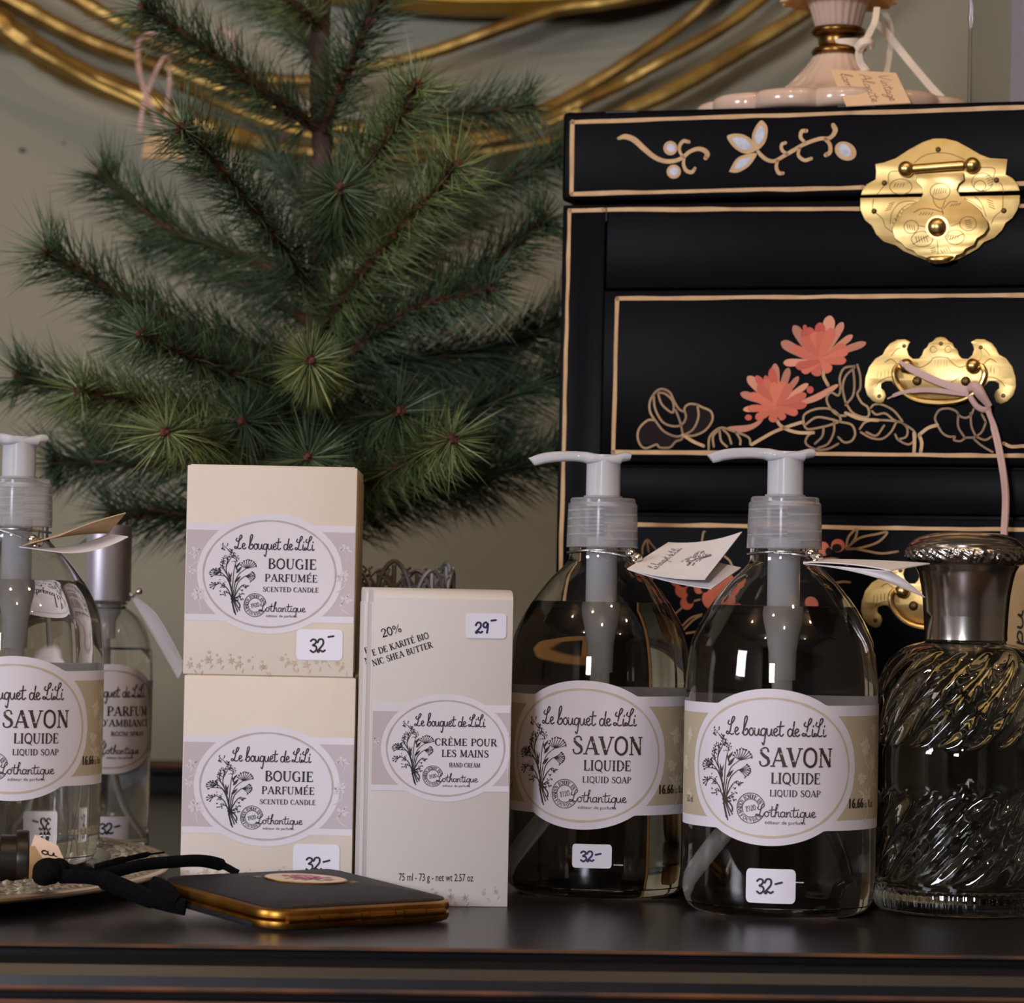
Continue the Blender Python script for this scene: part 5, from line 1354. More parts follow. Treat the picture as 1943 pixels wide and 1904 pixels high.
# berries on the lower drawer
bz = [(670, 790, 112, 92, 0), (700, 910, 85, 92, 0), (890, 880, 66, 76, 0), (750, 1060, 76, 78, 0), (1060, 1010, 135, 130, 0), (1120, 840, 92, 84, 0), (1230, 790, 62, 62, 0), (1230, 1120, 90, 80, 0), (320, 770, 50, 36, 0)]
blob(dr2, 'orange_berry', BERRYP, bz, of, .00025, zzA)
blob(dr2, 'orange_berry', BERRYP, [(1160, 880, 44, 54, 0), (1270, 856, 52, 50, 0), (1100, 1290, 60, 50, 0)], of, .00025, zzB)
blob(dr2, 'dark_berry_centre', DARKP, [(710, 820, 58, 58, 0), (790, 920, 48, 56, 0), (955, 890, 48, 50, 0), (790, 1015, 46, 56, 0)], of, .00035, zzA)
blob(dr2, 'dark_berry_centre', DARKP, [(1262, 872, 38, 30, 0), (1200, 900, 26, 30, 0)], of, .00035, zzB)
def SA(pts, w=22): return ([zzA(*p) for p in pts], w / 6.07 * PXC, 5)
def SB(pts, w=17): return ([zzB(*p) for p in pts], w / 3.967 * PXC, 5)
gold(dr2, 'gold_leaf_outline', GOLDD, [SA(p) for p in ([(240, 500), (240, 420), (290, 330), (340, 380), (400, 450)], [(290, 330), (310, 470)], [(370, 700), (430, 770), (520, 790)], [(500, 700), (520, 800)], [(920, 370), (940, 250), (958, 238)],
     [(880, 370), (960, 360), (1020, 380)], [(1180, 520), (1240, 570), (1280, 650)], [(620, 1180), (700, 1110)], [(700, 1320), (800, 1230), (920, 1190)], [(710, 1370), (820, 1260), (920, 1200)], [(740, 1410), (860, 1390)], [(820, 1040), (900, 1020)],
     [(780, 700), (830, 830)], [(980, 780), (1030, 880)])] + [SB(p) for p in ([(1330, 880), (1350, 790), (1412, 730), (1400, 800), (1345, 870)], [(1330, 880), (1430, 800), (1560, 770), (1642, 755), (1570, 830), (1430, 875), (1340, 882)],
     [(1330, 880), (1400, 880), (1480, 895), (1600, 915), (1720, 900)], [(1160, 960), (1250, 955), (1340, 1000)], [(1262, 1135), (1310, 1128), (1360, 1132)], [(1150, 930), (1200, 880), (1300, 880)])], of, .00028)
# brass drawer pulls
def pull(dr, dz, off):
    px_ = PXC / 4.761 * 1.02
    o0 = cf(*zz5(877, 560), off)
    K = (cf(*zz5(1277, 560), off)[0] - o0[0]) / 400
    M2 = lambda x, y: (o0[0] + (x - 877) * K, o0[1] + dz - (y - 560) * K)
    half = [(877, 187), (920, 195), (950, 228), (985, 243), (1002, 282), (1030, 302), (1048, 356), (1075, 384), (1128, 386), (1163, 352), (1180, 302), (1166, 258), (1147, 234), (1200, 208), (1270, 210), (1340, 246), (1382, 298), (1404, 346),
            (1470, 382), (1528, 458), (1560, 558), (1565, 640), (1542, 716), (1490, 772), (1430, 797), (1386, 780), (1364, 722), (1378, 680), (1412, 652), (1408, 612), (1370, 592), (1318, 592), (1282, 640), (1200, 700), (1080, 742), (980, 752), (877, 756)]
    full = half + [(1754 - x, y) for x, y in half[-2:0:-1]]
    pl = MB().plate([M2(*p) for p in full], FR, off, off + .0009).build('pull_plate', BRASS, dr, bevel=.00025, sharp=60)
    q = M2(575, 455); 
    b = MB()
    path = [(560, 470), (500, 455), (468, 520), (500, 620), (580, 715), (700, 772), (877, 790), (1054, 772), (1174, 715), (1254, 620), (1286, 520), (1254, 455), (1194, 470)]
    P = [Vector((M2(x, y)[0], -off - (.0040 if 1 < i < 11 else .0028), M2(x, y)[1])) for i, (x, y) in enumerate(path)]
    b.tube(catmull(P, 6), .00128, 10).build('bail_handle', BRASSP, dr)
    for x, y in ((575, 455), (1180, 455)):
        u, v = M2(x, y); MB().ball((u, -off - .0032, v), .0034, 16).tube([(u, -off, v), (u, -off - .0028, v)], .0016, 12).build('handle_post', BRASSP, dr)
    for x, y in ((670, 588), (1110, 590)):
        u, v = M2(x, y); s = MB().ball((u, -off - .0008, v), .0022, 14, sy=.45); s.build('screw', NAILM, dr)
    for x, y in ((545, 270), (1240, 285), (880, 250), (325, 725), (1450, 720)):
        u, v = M2(x, y); MB().ball((u, -off - .0009, v), .0010, 8, sy=.5).build('nail', NAILM, dr)
    a = MB()
    for P in ([(290, 640), (330, 590), (400, 555), (480, 555)], [(430, 360), (480, 300), (520, 290)], [(370, 420), (430, 390), (490, 440)], [(300, 560), (310, 500)], [(335, 560), (340, 500)], [(370, 550), (372, 490)], [(405, 545), (404, 480)],
              [(1464, 640), (1424, 590), (1354, 555), (1274, 555)], [(1324, 360), (1274, 300), (1234, 290)], [(1240, 300), (1245, 360), (1225, 410)], [(1384, 420), (1324, 390), (1264, 440)], [(1330, 510), (1335, 450)], [(1365, 520), (1360, 460)],
              [(810, 375), (780, 420), (700, 465), (640, 450)], [(944, 375), (980, 420), (1050, 465), (1110, 450)], [(810, 380), (850, 372), (905, 372), (944, 380)], [(820, 460), (825, 400)], [(850, 470), (852, 392)], [(880, 470), (880, 392)], [(910, 470), (908, 392)], [(935, 460), (930, 396)],
              [(640, 640), (720, 700), (800, 735), (877, 742), (950, 735), (1030, 700), (1110, 640)], [(700, 560), (780, 600), (877, 610), (970, 600), (1050, 560)]):
        a.tube([Vector((M2(p.x, p.y)[0], -off - .0009, M2(p.x, p.y)[1])) for p in catmull([(x, y, 0) for x, y in P], 4)], .00018, 5)
    for cx in (812, 945):
        a.tube([Vector((M2(cx + 28 * cos(q), 303 + 28 * sin(q))[0], -off - .0009, M2(cx + 28 * cos(q), 303 + 28 * sin(q))[1])) for q in linspace(0, 2 * pi, 16)[:-1]], .0002, 5, closed=True)
    a.build('chased_pattern', BRASS, dr)
pull(dr1, 0, of)
pull(dr2, cf(1785, 1132)[1] - cf(1785, 705)[1], of)
# brass hasp
def hasp():
    M4 = lambda x, y: cf(*zz4(x, y), .001)
    up = [(340, 512), (430, 497), (560, 450), (700, 358), (850, 278), (960, 242), (1080, 240), (1210, 272), (1350, 348), (1450, 408), (1560, 450), (1750, 460), (1730, 625), (1800, 662), (1850, 718), (1882, 800), (188, 846), (205, 792), (250, 728), (345, 675), (350, 590)]
    lo = [(182, 872), (1882, 844), (1880, 920), (1850, 1010), (1800, 1090), (1732, 1140), (1690, 1220), (1610, 1300), (1500, 1345), (1440, 1410), (1350, 1462), (1220, 1530), (1020, 1580), (860, 1530), (740, 1482), (640, 1440), (560, 1380), (430, 1340), (350, 1262), (305, 1170), (230, 1110), (182, 1000)]
    p1 = MB().plate([M4(*p) for p in up], FR, .0006, .0017).build('hasp_plate', BRASS, chest, bevel=.00025, sharp=60)
    p2 = MB().plate([M4(*p) for p in lo], FR, .0002, .0017).build('hasp_plate', BRASS, chest, bevel=.00025, sharp=60)
    hs = [(790, 640), (1290, 612), (1300, 690), (1240, 740), (1224, 800), (1262, 872), (1400, 950), (1470, 1015), (1500, 1080), (1550, 1130), (1562, 1200), (1520, 1270), (1440, 1320), (1410, 1390), (1322, 1430), (1290, 1480), (1222, 1500), (1200, 1545), (1120, 1580), (1000, 1590), (930, 1570), (890, 1520), (810, 1500), (770, 1450), (680, 1420), (640, 1370), (570, 1320), (540, 1230), (560, 1150), (630, 1090), (650, 1020), (720, 970), (830, 910), (862, 840), (850, 780), (790, 710)]
    zc = M4(1000, 620)[1]
    FH = lambda u, v, h: Vector((u, -h - .0034 - (zc - v) * .075, v))
    h = MB().plate([M4(*p) for p in hs], FH, .0, .0011).build('hasp_tongue', BRASS, chest, bevel=.0003, sharp=60)
    a, c = M4(760, 572), M4(1290, 532)
    MB().tube([(a[0], -.0042, a[1]), (c[0], -.0042, c[1])], .0021, 16).build('hinge_barrel', BRASSP, chest)
    for x, y in ((680, 575), (1380, 535)):
        u, v = M4(x, y); MB().ball((u, -.0042, v), .0037, 20).build('hinge_ball', BRASSP, chest)
    l = M4(980, 1545); r = M4(1150, 1545)
    MB().tube(catmull([FH(M4(905, 1530)[0], M4(905, 1530)[1], .0016), FH(M4(1000, 1545)[0], M4(1000, 1545)[1], .0026), FH(M4(1100, 1540)[0], M4(1100, 1540)[1], .0026), FH(M4(1195, 1515)[0], M4(1195, 1515)[1], .0016)], 5), [.0004, .0008, .0012, .0014, .0015, .0016, .0016, .0016, .0016, .0016, .0016, .0015, .0014, .0010, .0008, .0004], 12).build('lifted_lip', BRASSP, h)
    u, v = M4(1022, 1200); MB().ball(FH(u, v, .0030), .0042, 22, sy=.8).tube([FH(u, v, 0), FH(u, v, .0016)], .0052, 24).build('hasp_knob', BRASSP, h)
    for par, pts in ((p1, ((1012, 360), (440, 715), (1630, 685))), (p2, ((330, 1015), (1710, 1010)))):
        for x, y in pts:
            u, v = M4(x, y); MB().ball((u, -.0017, v), .0013, 10, sy=.5).build('nail', NAILM, par)
    def eng(par, fn, polys, name):
        A = Art()
        for P in polys:
            if len(P) == 4 and not hasattr(P[0], '__len__'):
                x, y, rx, ry = P; P = [(x + rx * cos(q), y + ry * sin(q)) for q in linspace(0, 2 * pi, 18)]
            A.stroke([M4(*p) for p in P], .00030, 3)
        A.place(fn, .00005, name, ENGR, par)
    hatch = lambda x0, y0, n, dx, dy, lx, ly: [[(x0 + k * dx, y0 + k * dy), (x0 + k * dx + lx, y0 + k * dy + ly)] for k in range(n)]
    FU = lambda u, v, h2: Vector((u, -.0017 - h2, v))
    F9 = lambda u, v, h2: FH(u, v, .0011 + h2)
    eng(h, F9, [(1045, 815, 105, 88), (742, 1195, 76, 70), (1345, 1160, 88, 75), (860, 1325, 112, 82), (1208, 1305, 98, 78)] +
        [[(965, 860), (990, 950), (1060, 995), (1100, 905)], [(1065, 1000), (1080, 1060)], [(820, 1180), (900, 1195)], [(1165, 1190), (1260, 1150)], [(1022, 1345), (1030, 1480)], [(760, 1380), (900, 1300), (960, 1270)], [(1130, 1340), (1290, 1270)],
         [(770, 1040), (850, 1000), (960, 1005), (1080, 1040)], [(1080, 1000), (1150, 930), (1230, 925)]] +
        hatch(975, 850, 6, 25, -4, 12, -60) + hatch(700, 1170, 4, 24, 4, 8, 50) + hatch(1310, 1130, 5, 5, 20, 60, -8) + hatch(790, 1300, 5, 28, 0, 20, 60) + hatch(1140, 1280, 5, 26, 2, -14, 50) + hatch(850, 1040, 5, 30, 0, -22, 30) + hatch(950, 1430, 3, 6, 20, 50, -16) + hatch(1060, 1440, 4, 26, -8, 20, 34) + hatch(1180, 950, 4, 28, -4, -24, 26), 'engraving')
    eng(p1, FU, [(615, 755, 118, 82), (1480, 705, 112, 95), (1455, 745, 62, 55)] + [[(480, 720), (495, 605), (600, 590)], [(760, 500), (850, 430), (940, 402), (1040, 395), (1150, 408), (1290, 465)], [(1460, 550), (1610, 562), (1592, 680)], [(440, 740), (360, 840)], [(1650, 700), (1690, 740), (1705, 815)]] + hatch(560, 720, 4, 30, 0, -16, 40) + hatch(1520, 650, 5, 8, 24, 36, -20), 'engraving')
    eng(p2, FU, [[(325, 885), (320, 1000), (420, 1095), (450, 1180), (530, 1240)], [(1700, 860), (1690, 1000), (1610, 1070), (1575, 1150)], [(500, 1150), (520, 1030), (600, 930), (720, 905), (780, 920)], [(560, 1120), (600, 1020), (680, 950), (770, 930)], [(1400, 860), (1470, 930), (1520, 1070)], [(1290, 880), (1380, 920), (1480, 1000)]] + hatch(450, 1010, 4, 12, -24, 60, -18) + hatch(520, 1130, 5, 26, -36, 24, 20) + hatch(1530, 890, 4, 8, 26, 60, 22), 'engraving')
hasp()
# chips of bare wood along the chest's edges
for (x0, y0, x1, y1) in ((1150, 210, 1210, 208), (1590, 205, 1660, 204)):
    a, c = cf(x0, y0), cf(x1, y1)
    MB().tube([(a[0], -.0002, CH - .0006), (c[0], -.0002, CH - .0006)], .0007, 6).build('chipped_edge', LACQE, chest)
a, c = cf(1148, 388), cf(1149, 545)
MB().tube([(us, -.00005, zt - .001), (us, .0, cf(1149, 420)[1])], .00035, 6).build('chipped_edge', LACQE, chest)

# pink ribbon and tag tied on the upper pull
def chest_tag():
    u, v = cf(1852, 755, .008)
    o = P0 + EXC * u - EYC * .008 + Vector((0, 0, v))
    t = thing('price_tag', 'pale card tag on long pink ribbon tied to the upper drawer pull', 'tag', o)
    def L(px, py, off):
        q = at_plane(px, py, P0 - EYC * off, EYC); return q - o
    b = MB()
    b.strip(catmull([L(1706, 686, .0100), L(1740, 706, .0098), (L(1790, 728, .0090)), L(1838, 742, .0082)], 6), [.0016] * 3 + [.0032] * 20, Vector((.2, 0, 1)), .0004)
    b.strip(catmull([L(1684, 757, .0050), L(1712, 745, .0072), L(1760, 740, .0086), L(1838, 748, .0082)], 6), [.0006] * 3 + [.0016] * 6 + [.0022] * 20, Vector((-.1, 0, 1)), .0004)
    b.build('ribbon', RIBP, t)
    kn = MB().tube(catmull([L(1836, 738, .0090), L(1850, 734, .0105), L(1862, 750, .0110), L(1878, 772, .0100)], 5), [.0012, .0016, .0020, .0022, .0024, .0025, .0026, .0026, .0026, .0025, .0024, .0022, .0020, .0018, .0016, .0014], 10, flat=.6)
    kn.tube(catmull([L(1840, 752, .0088), L(1852, 770, .0098), L(1866, 778, .0098), L(1880, 775, .0092)], 5), .0014, 8, flat=.6)
    kn.build('ribbon_knot', RIBP, t)
    dn = MB().strip(catmull([L(1872, 772, .0095), L(1886, 812, .0110), L(1899, 870, .0140), L(1908, 940, .0180), L(1905, 1020, .0230), L(1903, 1060, .0240)], 8), [.0024] * 8 + [.0032] * 60, Vector((1, 0, .15)), .0005)
    dn.strip(catmull([L(1874, 776, .0095), L(1890, 812, .0120), L(1905, 880, .0160), L(1911, 950, .0210), L(1908, 1020, .0240), L(1905, 1060, .0250)], 8), [.0012] * 60, Vector((.6, -.6, .1)), .0005)
    dn.build('ribbon', RIBP, t)
    C4 = [L(1890, 1222, .026), L(2010, 1240, .026), L(2014, 1040, .026), L(1894, 1030, .026)]
    cd = MB().card(*C4, .0006, n=2).build('card', KRAFT, t)
    c00, c10, c11, c01 = C4
    fn = lambda u, v, h: c00 * (1 - u) * (1 - v) + c10 * u * (1 - v) + c11 * u * v + c01 * (1 - u) * v - EYC * (.0005 + h)
    a = Art()
    g = hand('pu', 0, .34, 0, .2, .024); a.merge(g, lambda x, y: (.42 - y, .02 + x))
    a.place(fn, 0, 'handwriting', INK, cd)
chest_tag()

# ---------------------------------------------------------------- pink glass lamp foot and acrylic sign on the chest
def lamp():
    D = 1.500
    c = at(1588, 180, D); c = Vector((c.x, D, CH))
    t = thing('glass_lamp', 'pale pink pressed glass table lamp with scalloped foot standing on the chest', 'lamp', c)
    n = 168
    def rf(a, r, z): 
        return r * (1 + .11 * (abs(cos(6 * a)) ** .6 - .6) * min(1, max(0, (r - .030) / .03)) + (.010 * cos(24 * a) if r < .03 else 0))
    foot = smooth_profile([(.0560, 0), (.0625, .0012), (.0640, .0048), (.0630, .0082), (.0590, .0098), (.0480, .0108), (.0360, .0128), (.0270, .0170), (.0215, .0215), (.0170, .0262), (.0135, .0305), (.0120, .0330), (.0112, .0338)], 4)
    MB().lathe(foot, n, rf=rf).build('foot', GLASSP, t, sharp=60)
    MB().lathe(smooth_profile([(.0108, .0335), (.0121, .0345), (.0124, .0362), (.0112, .0378), (.0096, .0388), (.0096, .0425), (.0108, .0432), (.0126, .0444), (.0130, .0460), (.0120, .0472), (.0104, .0476)], 4), 48).build('brass_neck', BRONZE, t)
    MB().lathe(smooth_profile([(.0106, .0474), (.0114, .0500), (.0128, .0550), (.0152, .0610), (.0185, .0680), (.0225, .0790), (.0240, .0900), (.0220, .1010), (.0150, .1080), (.0100, .1100)], 5), n, rf=lambda a, r, z: r * (1 + .018 * cos(22 * a))).build('body', GLASSP, t)
    sk = []
    MB().lathe([(.0170, .0650), (.0215, .0632), (.0255, .0612), (.0268, .0598), (.0262, .0592), (.0235, .0612), (.0185, .0636), (.0160, .0640)], 192, rf=lambda a, r, z: r * (1 + .05 * cos(16 * a) * (1 if r > .02 else 0)), cap0=False, cap1=False).build('ruffled_skirt', GLOW, t)
    MB().lathe([(.0075, .1100), (.0090, .1120), (.0090, .1180), (.0060, .1200), (.0060, .1420), (.0120, .1430), (.0120, .1600), (.0002, .1605)], 32).build('socket', BRONZE, t)
    return t
lamp()
def lamp_tag():
    D = 1.478
    o = at(1635, 90, D)
    t = thing('price_tag', 'peach price tag with slanted handwriting tied to the lamp by cream ribbon', 'tag', o)
    L = lambda px, py, d=D: at(px, py, d) - o
    b = MB()
    lc = at(1602, 88, 1.5) - o
    R = .0104
    b.strip([Vector((lc.x + R * sin(a), lc.y - R * cos(a), lc.z + .0006 * sin(a * 1.3))) for a in linspace(-2.2, 2.2, 26)], .0042, Vector((0, 0, 1)), .0005)
    b.strip(catmull([L(1664, 14, 1.482), L(1660, 40), L(1650, 62), L(1640, 82)], 6), .0030, Vector((1, 0, .3)), .0005)
    b.strip(catmull([L(1640, 82), L(1630, 98), L(1632, 118), L(1642, 132)], 6), .0034, Vector((1, 0, .1)), .0005)
    b.strip(catmull([L(1664, 44, 1.50), L(1680, 60, 1.502), L(1710, 98, 1.504), L(1760, 158, 1.500), L(1790, 190, 1.498)], 6), .0036, Vector((1, 0, .6)), .0005)
    b.strip(catmull([L(1676, 20, 1.506), L(1688, 45, 1.506), L(1690, 80, 1.506), L(1682, 140, 1.504)], 6), .0028, Vector((1, .2, 0)), .0005)
    b.build('ribbon', RIBW, t)
    kn = MB().tube(catmull([L(1626, 92, 1.474), L(1636, 80, 1.471), L(1650, 78, 1.471), L(1654, 88, 1.474)], 5), .0022, 10, flat=.6)
    kn.ball(L(1642, 134, 1.470), .0026, 12, sz=.8); kn.build('ribbon_knot', RIBW, t)
    C4 = [L(1606, 202, 1.428), L(1728, 196, 1.426), L(1700, 139, 1.446), L(1574, 132, 1.448)]
    cd = MB().card(*C4, .0005, n=3).build('card', PEACH, t)
    c00, c10, c11, c01 = C4
    nor = (c10 - c00).cross(c01 - c00).normalized(); nor = nor if nor.y < 0 else -nor
    fn = lambda u, v, h: c00 * (1 - u) * (1 - v) + c10 * u * (1 - v) + c11 * u * v + c01 * (1 - u) * v + nor * (.0004 + h)
    a = Art()
    for txt, u0, l in (('Vintage', .70, .80), ('Alacite', .42, .82), ('lamp', .13, .55)):
        g = hand(txt, 0, l, 0, .17, .011); a.merge(g, lambda x, y, u0=u0: (u0 + y, .88 - x))
    a.place(fn, 0, 'handwriting', INKT, cd)
lamp_tag()
def sign():
    D = 1.462
    a, b_ = at(1842, 186, D), at(2260, 186, D)
    t = thing('sign_holder', 'clear acrylic sign holder with white sheet on the chest beside lamp', 'sign', Vector((a.x, D, CH)), .10)
    w = b_.x - a.x
    MB().box(0, w, 0, .0022, .0022, .1500).build('acrylic_front', ACRYL, t, bevel=.0003)
    MB().box(0, w, .0046, .0068, .0022, .1500).build('acrylic_back', ACRYL, t, bevel=.0003)
    MB().box(.016, w, 0, .055, 0, .0022).build('acrylic_foot', ACRYL, t, bevel=.0003)
    k = at(1922, 186, D).x - a.x
    MB().box(k, w - .006, .0026, .0030, .0030, .1460).build('white_sheet', PAPERW, t)
sign()

# ---------------------------------------------------------------- the little pine
TD = 1.60
def pine():
    base = Vector(((598 - 971) / 6000 * TD, TD, 0))
    t = thing('pine_tree', 'small artificial pine tree with rust-brown stems behind the candle cartons', 'tree', base)
    L = lambda px, py, d=TD: at(px, py, d) - base
    R = random.Random(17)
    MB().lathe(smooth_profile([(.030, 0), (.040, .004), (.043, .018), (.038, .036), (.022, .046), (.010, .050)], 4), 40, rf=lambda a, r, z: r * (1 + .03 * sin(9 * a + 40 * z))).build('burlap_base', BURLAP, t)
    tp = catmull([Vector((0, 0, .03)), L(596, 1100), L(600, 850), L(604, 600), L(610, 420), L(612, 290), L(608, 200), L(607, 80), L(612, -60), L(616, -190)], 8)
    N = len(tp)
    trunk = MB().tube(tp, [(.0062 - .0014 * (i / N)) * (1 + .08 * sin(i * 2.3) + R.uniform(-.05, .05)) for i in range(N)], 12)
    trunk.build('trunk', BARK, t)
    def trunk_at(py):
        return min(tp, key=lambda p: abs((p - L(604, py)).z))
    def branch(path, ln, dens, M, tipf=1.0, r0=.0032, start=.06, lean=.62):
        """path: [(px, py, distance)...] from trunk outwards"""
        P = catmull([L(*q) for q in path], 10)
        seg = [0.0]
        for a, c in zip(P[:-1], P[1:]): seg.append(seg[-1] + (c - a).length)
        T = seg[-1]
        br = MB().tube(P, [max(.0009, r0 * (1 - .5 * s / T)) for s in seg], 7).build('branch', STEMM, t)
        def pt(s):
            s = max(0, min(T, s))
            k = 0
            while k < len(seg) - 2 and seg[k + 1] < s: k += 1
            f = (s - seg[k]) / max(1e-9, seg[k + 1] - seg[k])
            return P[k].lerp(P[k + 1], f), (P[k + 1] - P[k]).normalized()
        nb = MB(); n = int(T * dens * .74)
        V = nb.v; Fa = nb.f
        def needle(p, d, l, w, bend):
            x = d.cross(Vector((R.uniform(-1, 1), R.uniform(-1, 1), R.uniform(-1, 1)))).normalized(); y = d.cross(x)
            o = len(V); m = p + d * (l * .55) + bend * .35; e = p + d * l + bend
            for q, ww in ((p, w), (m, w * .9)):
                V.extend((q + x * ww, q - x * ww * .5 + y * ww * .87, q - x * ww * .5 - y * ww * .87))
            V.append(e)
            Fa.extend(((o, o + 1, o + 4, o + 3), (o + 1, o + 2, o + 5, o + 4), (o + 2, o, o + 3, o + 5), (o + 3, o + 4, o + 6), (o + 4, o + 5, o + 6), (o + 5, o + 3, o + 6)))
        for i in range(n):
            s = T * (start + (1 - start) * (i + R.random()) / n)
            p, d = pt(s); f = s / T
            a = Vector((R.gauss(0, 1), R.gauss(0, 1), R.gauss(0, 1))); a = (a - d * a.dot(d)).normalized()
            tl = max(0.0, (s - (T - .012)) / .012) * tipf
            ang = lean + R.gauss(.22, .17) + .34 * tl * R.random()
            dd = (d * cos(ang) + a * sin(ang) + Vector((R.uniform(-.12, .12), R.uniform(-.12, .12), R.uniform(-.12, .12)))).normalized()
            l = ln * R.uniform(1.15, 1.85)
            needle(p, dd, l, .00030, Vector((0, 0, -.0016)) * R.uniform(.2, 1.4) + d * .0022 * R.random())
        for i in range(int(46 * tipf)):
            p, d = pt(T - R.random() * .004)
            a = Vector((R.gauss(0, 1), R.gauss(0, 1), R.gauss(0, 1))); a = (a - d * a.dot(d)).normalized()
            ang = R.uniform(.85, 1.55); dd = (d * cos(ang) + a * sin(ang)).normalized()
            needle(p, dd, ln * R.uniform(.85, 1.3), .00030, Vector((0, 0, -.001)) * R.random())
        nb.mi = [0] * len(Fa); nb.sm = [False] * len(Fa)
        nb.build('needles', M, br, kind='stuff', recalc=False)
        sc = MB(); V = sc.v; Fa = sc.f
        for i in range(int(T * 900)):
            s = T * (.12 + .88 * R.random() ** .8); p, d = pt(s)
            a = Vector((R.gauss(0, 1), R.gauss(0, 1), R.gauss(0, 1))); a = (a - d * a.dot(d)).normalized()
            needle(p + a * .0014, (d * .9 + a).normalized(), R.uniform(.0024, .0050), .00060, Vector((0, 0, 0)))
        for i in range(150):
            p, d = pt(T - .011 * R.random() ** 1.6)
            a = Vector((R.gauss(0, 1), R.gauss(0, 1), R.gauss(0, 1))).normalized()
            needle(p, (d + a).normalized(), R.uniform(.0022, .0046), .0006, Vector((0, 0, 0)))
        for i in range(5):
            p, d = pt(T)
            a = Vector((R.gauss(0, 1), R.gauss(0, 1), R.gauss(0, 1))).normalized()
            sc.ball(p + a * .0013 + d * .0012, R.uniform(.0010, .0017), 7)
        sc.mi = [0] * len(Fa); sc.sm = [False] * len(Fa)
        sc.build('rust_scales', SCALE, br, kind='stuff', recalc=False)
    A, B_, Cc = NEED1, NEED2, NEED3
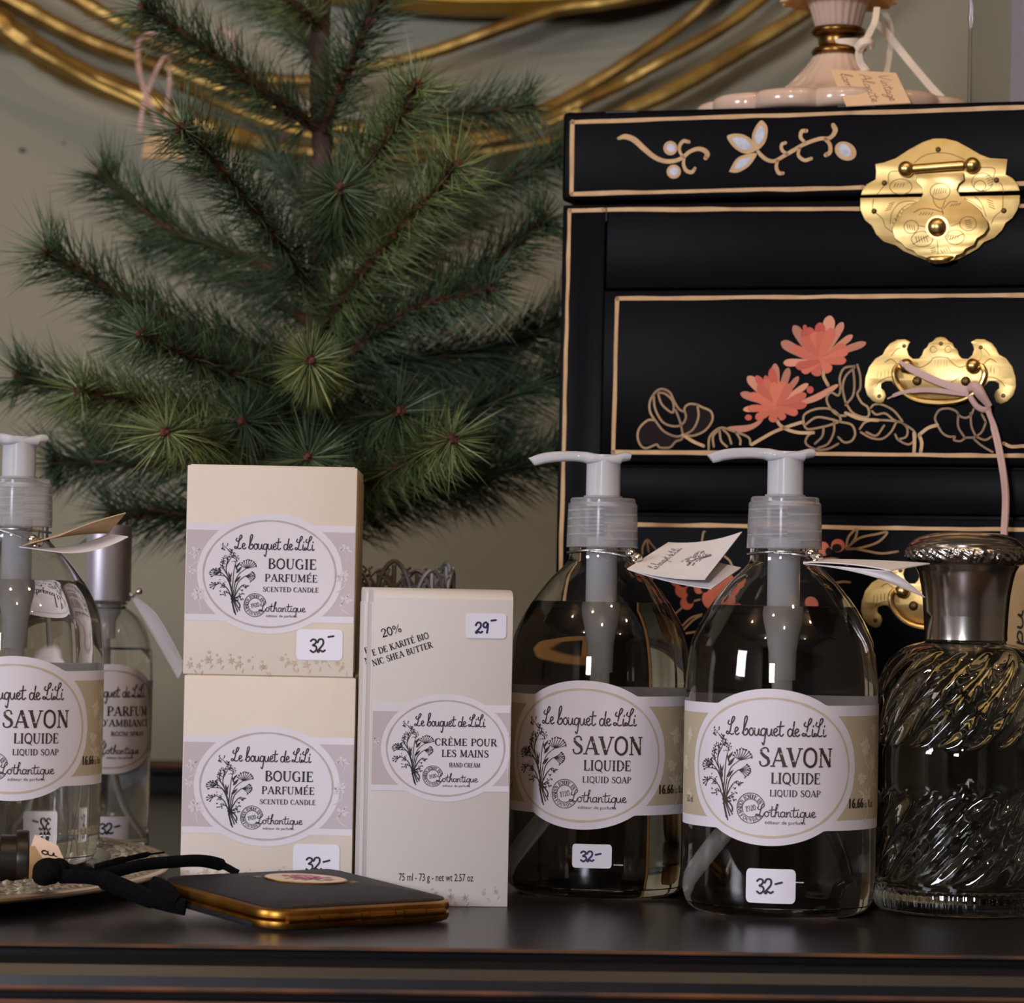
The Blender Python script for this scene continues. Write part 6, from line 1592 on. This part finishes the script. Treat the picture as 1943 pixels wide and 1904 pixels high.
    spec = [
        ([(612, 250, 1.60), (520, 188, 1.575), (400, 100, 1.55), (272, 14, 1.53)], .0185, 7600, A),
        ([(604, 590, 1.60), (560, 500, 1.56), (470, 385, 1.51), (390, 285, 1.475), (344, 243, 1.46)], .0195, 7400, A),
        ([(604, 560, 1.60), (450, 482, 1.60), (350, 450, 1.60), (262, 390, 1.60), (193, 334, 1.60)], .0195, 7000, A),
        ([(600, 690, 1.60), (420, 640, 1.575), (280, 590, 1.55), (185, 535, 1.535), (88, 478, 1.52)], .0200, 7000, A),
        ([(600, 780, 1.60), (520, 735, 1.56), (420, 705, 1.51), (340, 668, 1.475), (268, 636, 1.455)], .0185, 7000, A),
        ([(602, 770, 1.60), (598, 735, 1.55), (592, 705, 1.50), (588, 684, 1.445)], .0165, 5200, B_),
        ([(600, 850, 1.60), (450, 800, 1.585), (300, 765, 1.575), (160, 742, 1.565), (36, 714, 1.555)], .0200, 7000, A),
        ([(600, 900, 1.60), (500, 868, 1.545), (400, 838, 1.485), (314, 820, 1.435)], .0185, 5800, B_),
        ([(600, 830, 1.60), (430, 800, 1.545), (270, 765, 1.51), (150, 742, 1.485)], .0195, 6600, B_),
        ([(600, 930, 1.60), (400, 888, 1.60), (240, 880, 1.60), (102, 878, 1.60)], .0195, 7000, Cc),
        ([(600, 1020, 1.60), (480, 985, 1.60), (340, 975, 1.59), (212, 974, 1.585)], .0210, 7600, Cc),
        ([(610, 262, 1.60), (636, 190, 1.58), (668, 110, 1.56), (708, 20, 1.545), (735, -60, 1.535)], .0190, 7600, A),
        ([(606, 480, 1.60), (655, 390, 1.56), (715, 290, 1.525), (765, 215, 1.50), (790, 162, 1.49)], .0185, 6800, B_),
        ([(610, 340, 1.60), (690, 270, 1.60), (800, 226, 1.59), (900, 214, 1.585), (1000, 200, 1.58)], .0185, 7000, A),
        ([(604, 640, 1.60), (660, 555, 1.555), (745, 450, 1.515), (810, 380, 1.49), (866, 314, 1.475)], .0195, 7000, B_),
        ([(606, 480, 1.60), (632, 440, 1.56), (642, 400, 1.525), (646, 358, 1.49)], .0180, 8000, A),
        ([(608, 500, 1.60), (720, 425, 1.60), (860, 372, 1.60), (970, 340, 1.60), (1062, 300, 1.595)], .0185, 6600, A),
        ([(604, 720, 1.60), (740, 620, 1.585), (850, 555, 1.57), (940, 492, 1.56), (1036, 416, 1.55)], .0195, 7200, A),
        ([(602, 730, 1.60), (700, 640, 1.575), (800, 580, 1.55), (930, 548, 1.525)], .0190, 7000, A),
        ([(602, 760, 1.60), (720, 690, 1.60), (850, 675, 1.60), (960, 655, 1.60), (1062, 610, 1.60)], .0200, 8600, Cc),
        ([(600, 960, 1.60), (680, 925, 1.55), (770, 878, 1.50), (858, 833, 1.445)], .0180, 6000, B_),
        ([(600, 870, 1.60), (700, 850, 1.60), (850, 800, 1.60), (960, 755, 1.60), (1055, 718, 1.60)], .0200, 7600, Cc),
        ([(600, 960, 1.60), (760, 940, 1.60), (900, 905, 1.60), (1060, 870, 1.60)], .0215, 7600, Cc),
        ([(600, 1010, 1.60), (590, 950, 1.54), (585, 900, 1.49), (586, 868, 1.45)], .0185, 7000, A),
        ([(612, 60, 1.60), (560, 10, 1.58), (500, -40, 1.57), (430, -100, 1.56)], .0185, 6600, B_),
        ([(612, 120, 1.60), (570, 60, 1.63), (520, 20, 1.65), (470, -20, 1.67)], .0180, 6000, A),
        # the far side, filling the crown
        ([(604, 620, 1.60), (500, 560, 1.64), (380, 500, 1.68), (280, 450, 1.70)], .0195, 6200, Cc),
        ([(604, 660, 1.60), (700, 560, 1.64), (800, 480, 1.68), (900, 400, 1.71)], .0195, 6200, Cc),
        ([(602, 760, 1.60), (480, 700, 1.63), (360, 660, 1.66), (230, 640, 1.68)], .0200, 6400, Cc),
        ([(602, 820, 1.60), (720, 770, 1.63), (840, 720, 1.66), (960, 700, 1.69)], .0200, 6400, Cc),
        ([(600, 900, 1.60), (460, 850, 1.63), (300, 830, 1.67), (170, 830, 1.69)], .0200, 6400, Cc),
        ([(600, 950, 1.60), (720, 880, 1.64), (840, 850, 1.67), (960, 830, 1.70)], .0200, 6400, Cc),
        ([(600, 1020, 1.60), (700, 960, 1.62), (800, 920, 1.64), (900, 920, 1.66)], .0210, 6600, Cc),
        ([(608, 430, 1.60), (570, 360, 1.64), (520, 300, 1.67)], .0180, 5200, Cc),
        ([(602, 800, 1.60), (560, 790, 1.55), (500, 800, 1.50), (460, 800, 1.47)], .0190, 5600, Cc),
        ([(602, 830, 1.60), (660, 800, 1.55), (720, 790, 1.50), (760, 780, 1.47)], .0190, 5600, Cc),
    ]
    for path, ln, dens, M in spec: branch(path, ln, dens, M)
pine()
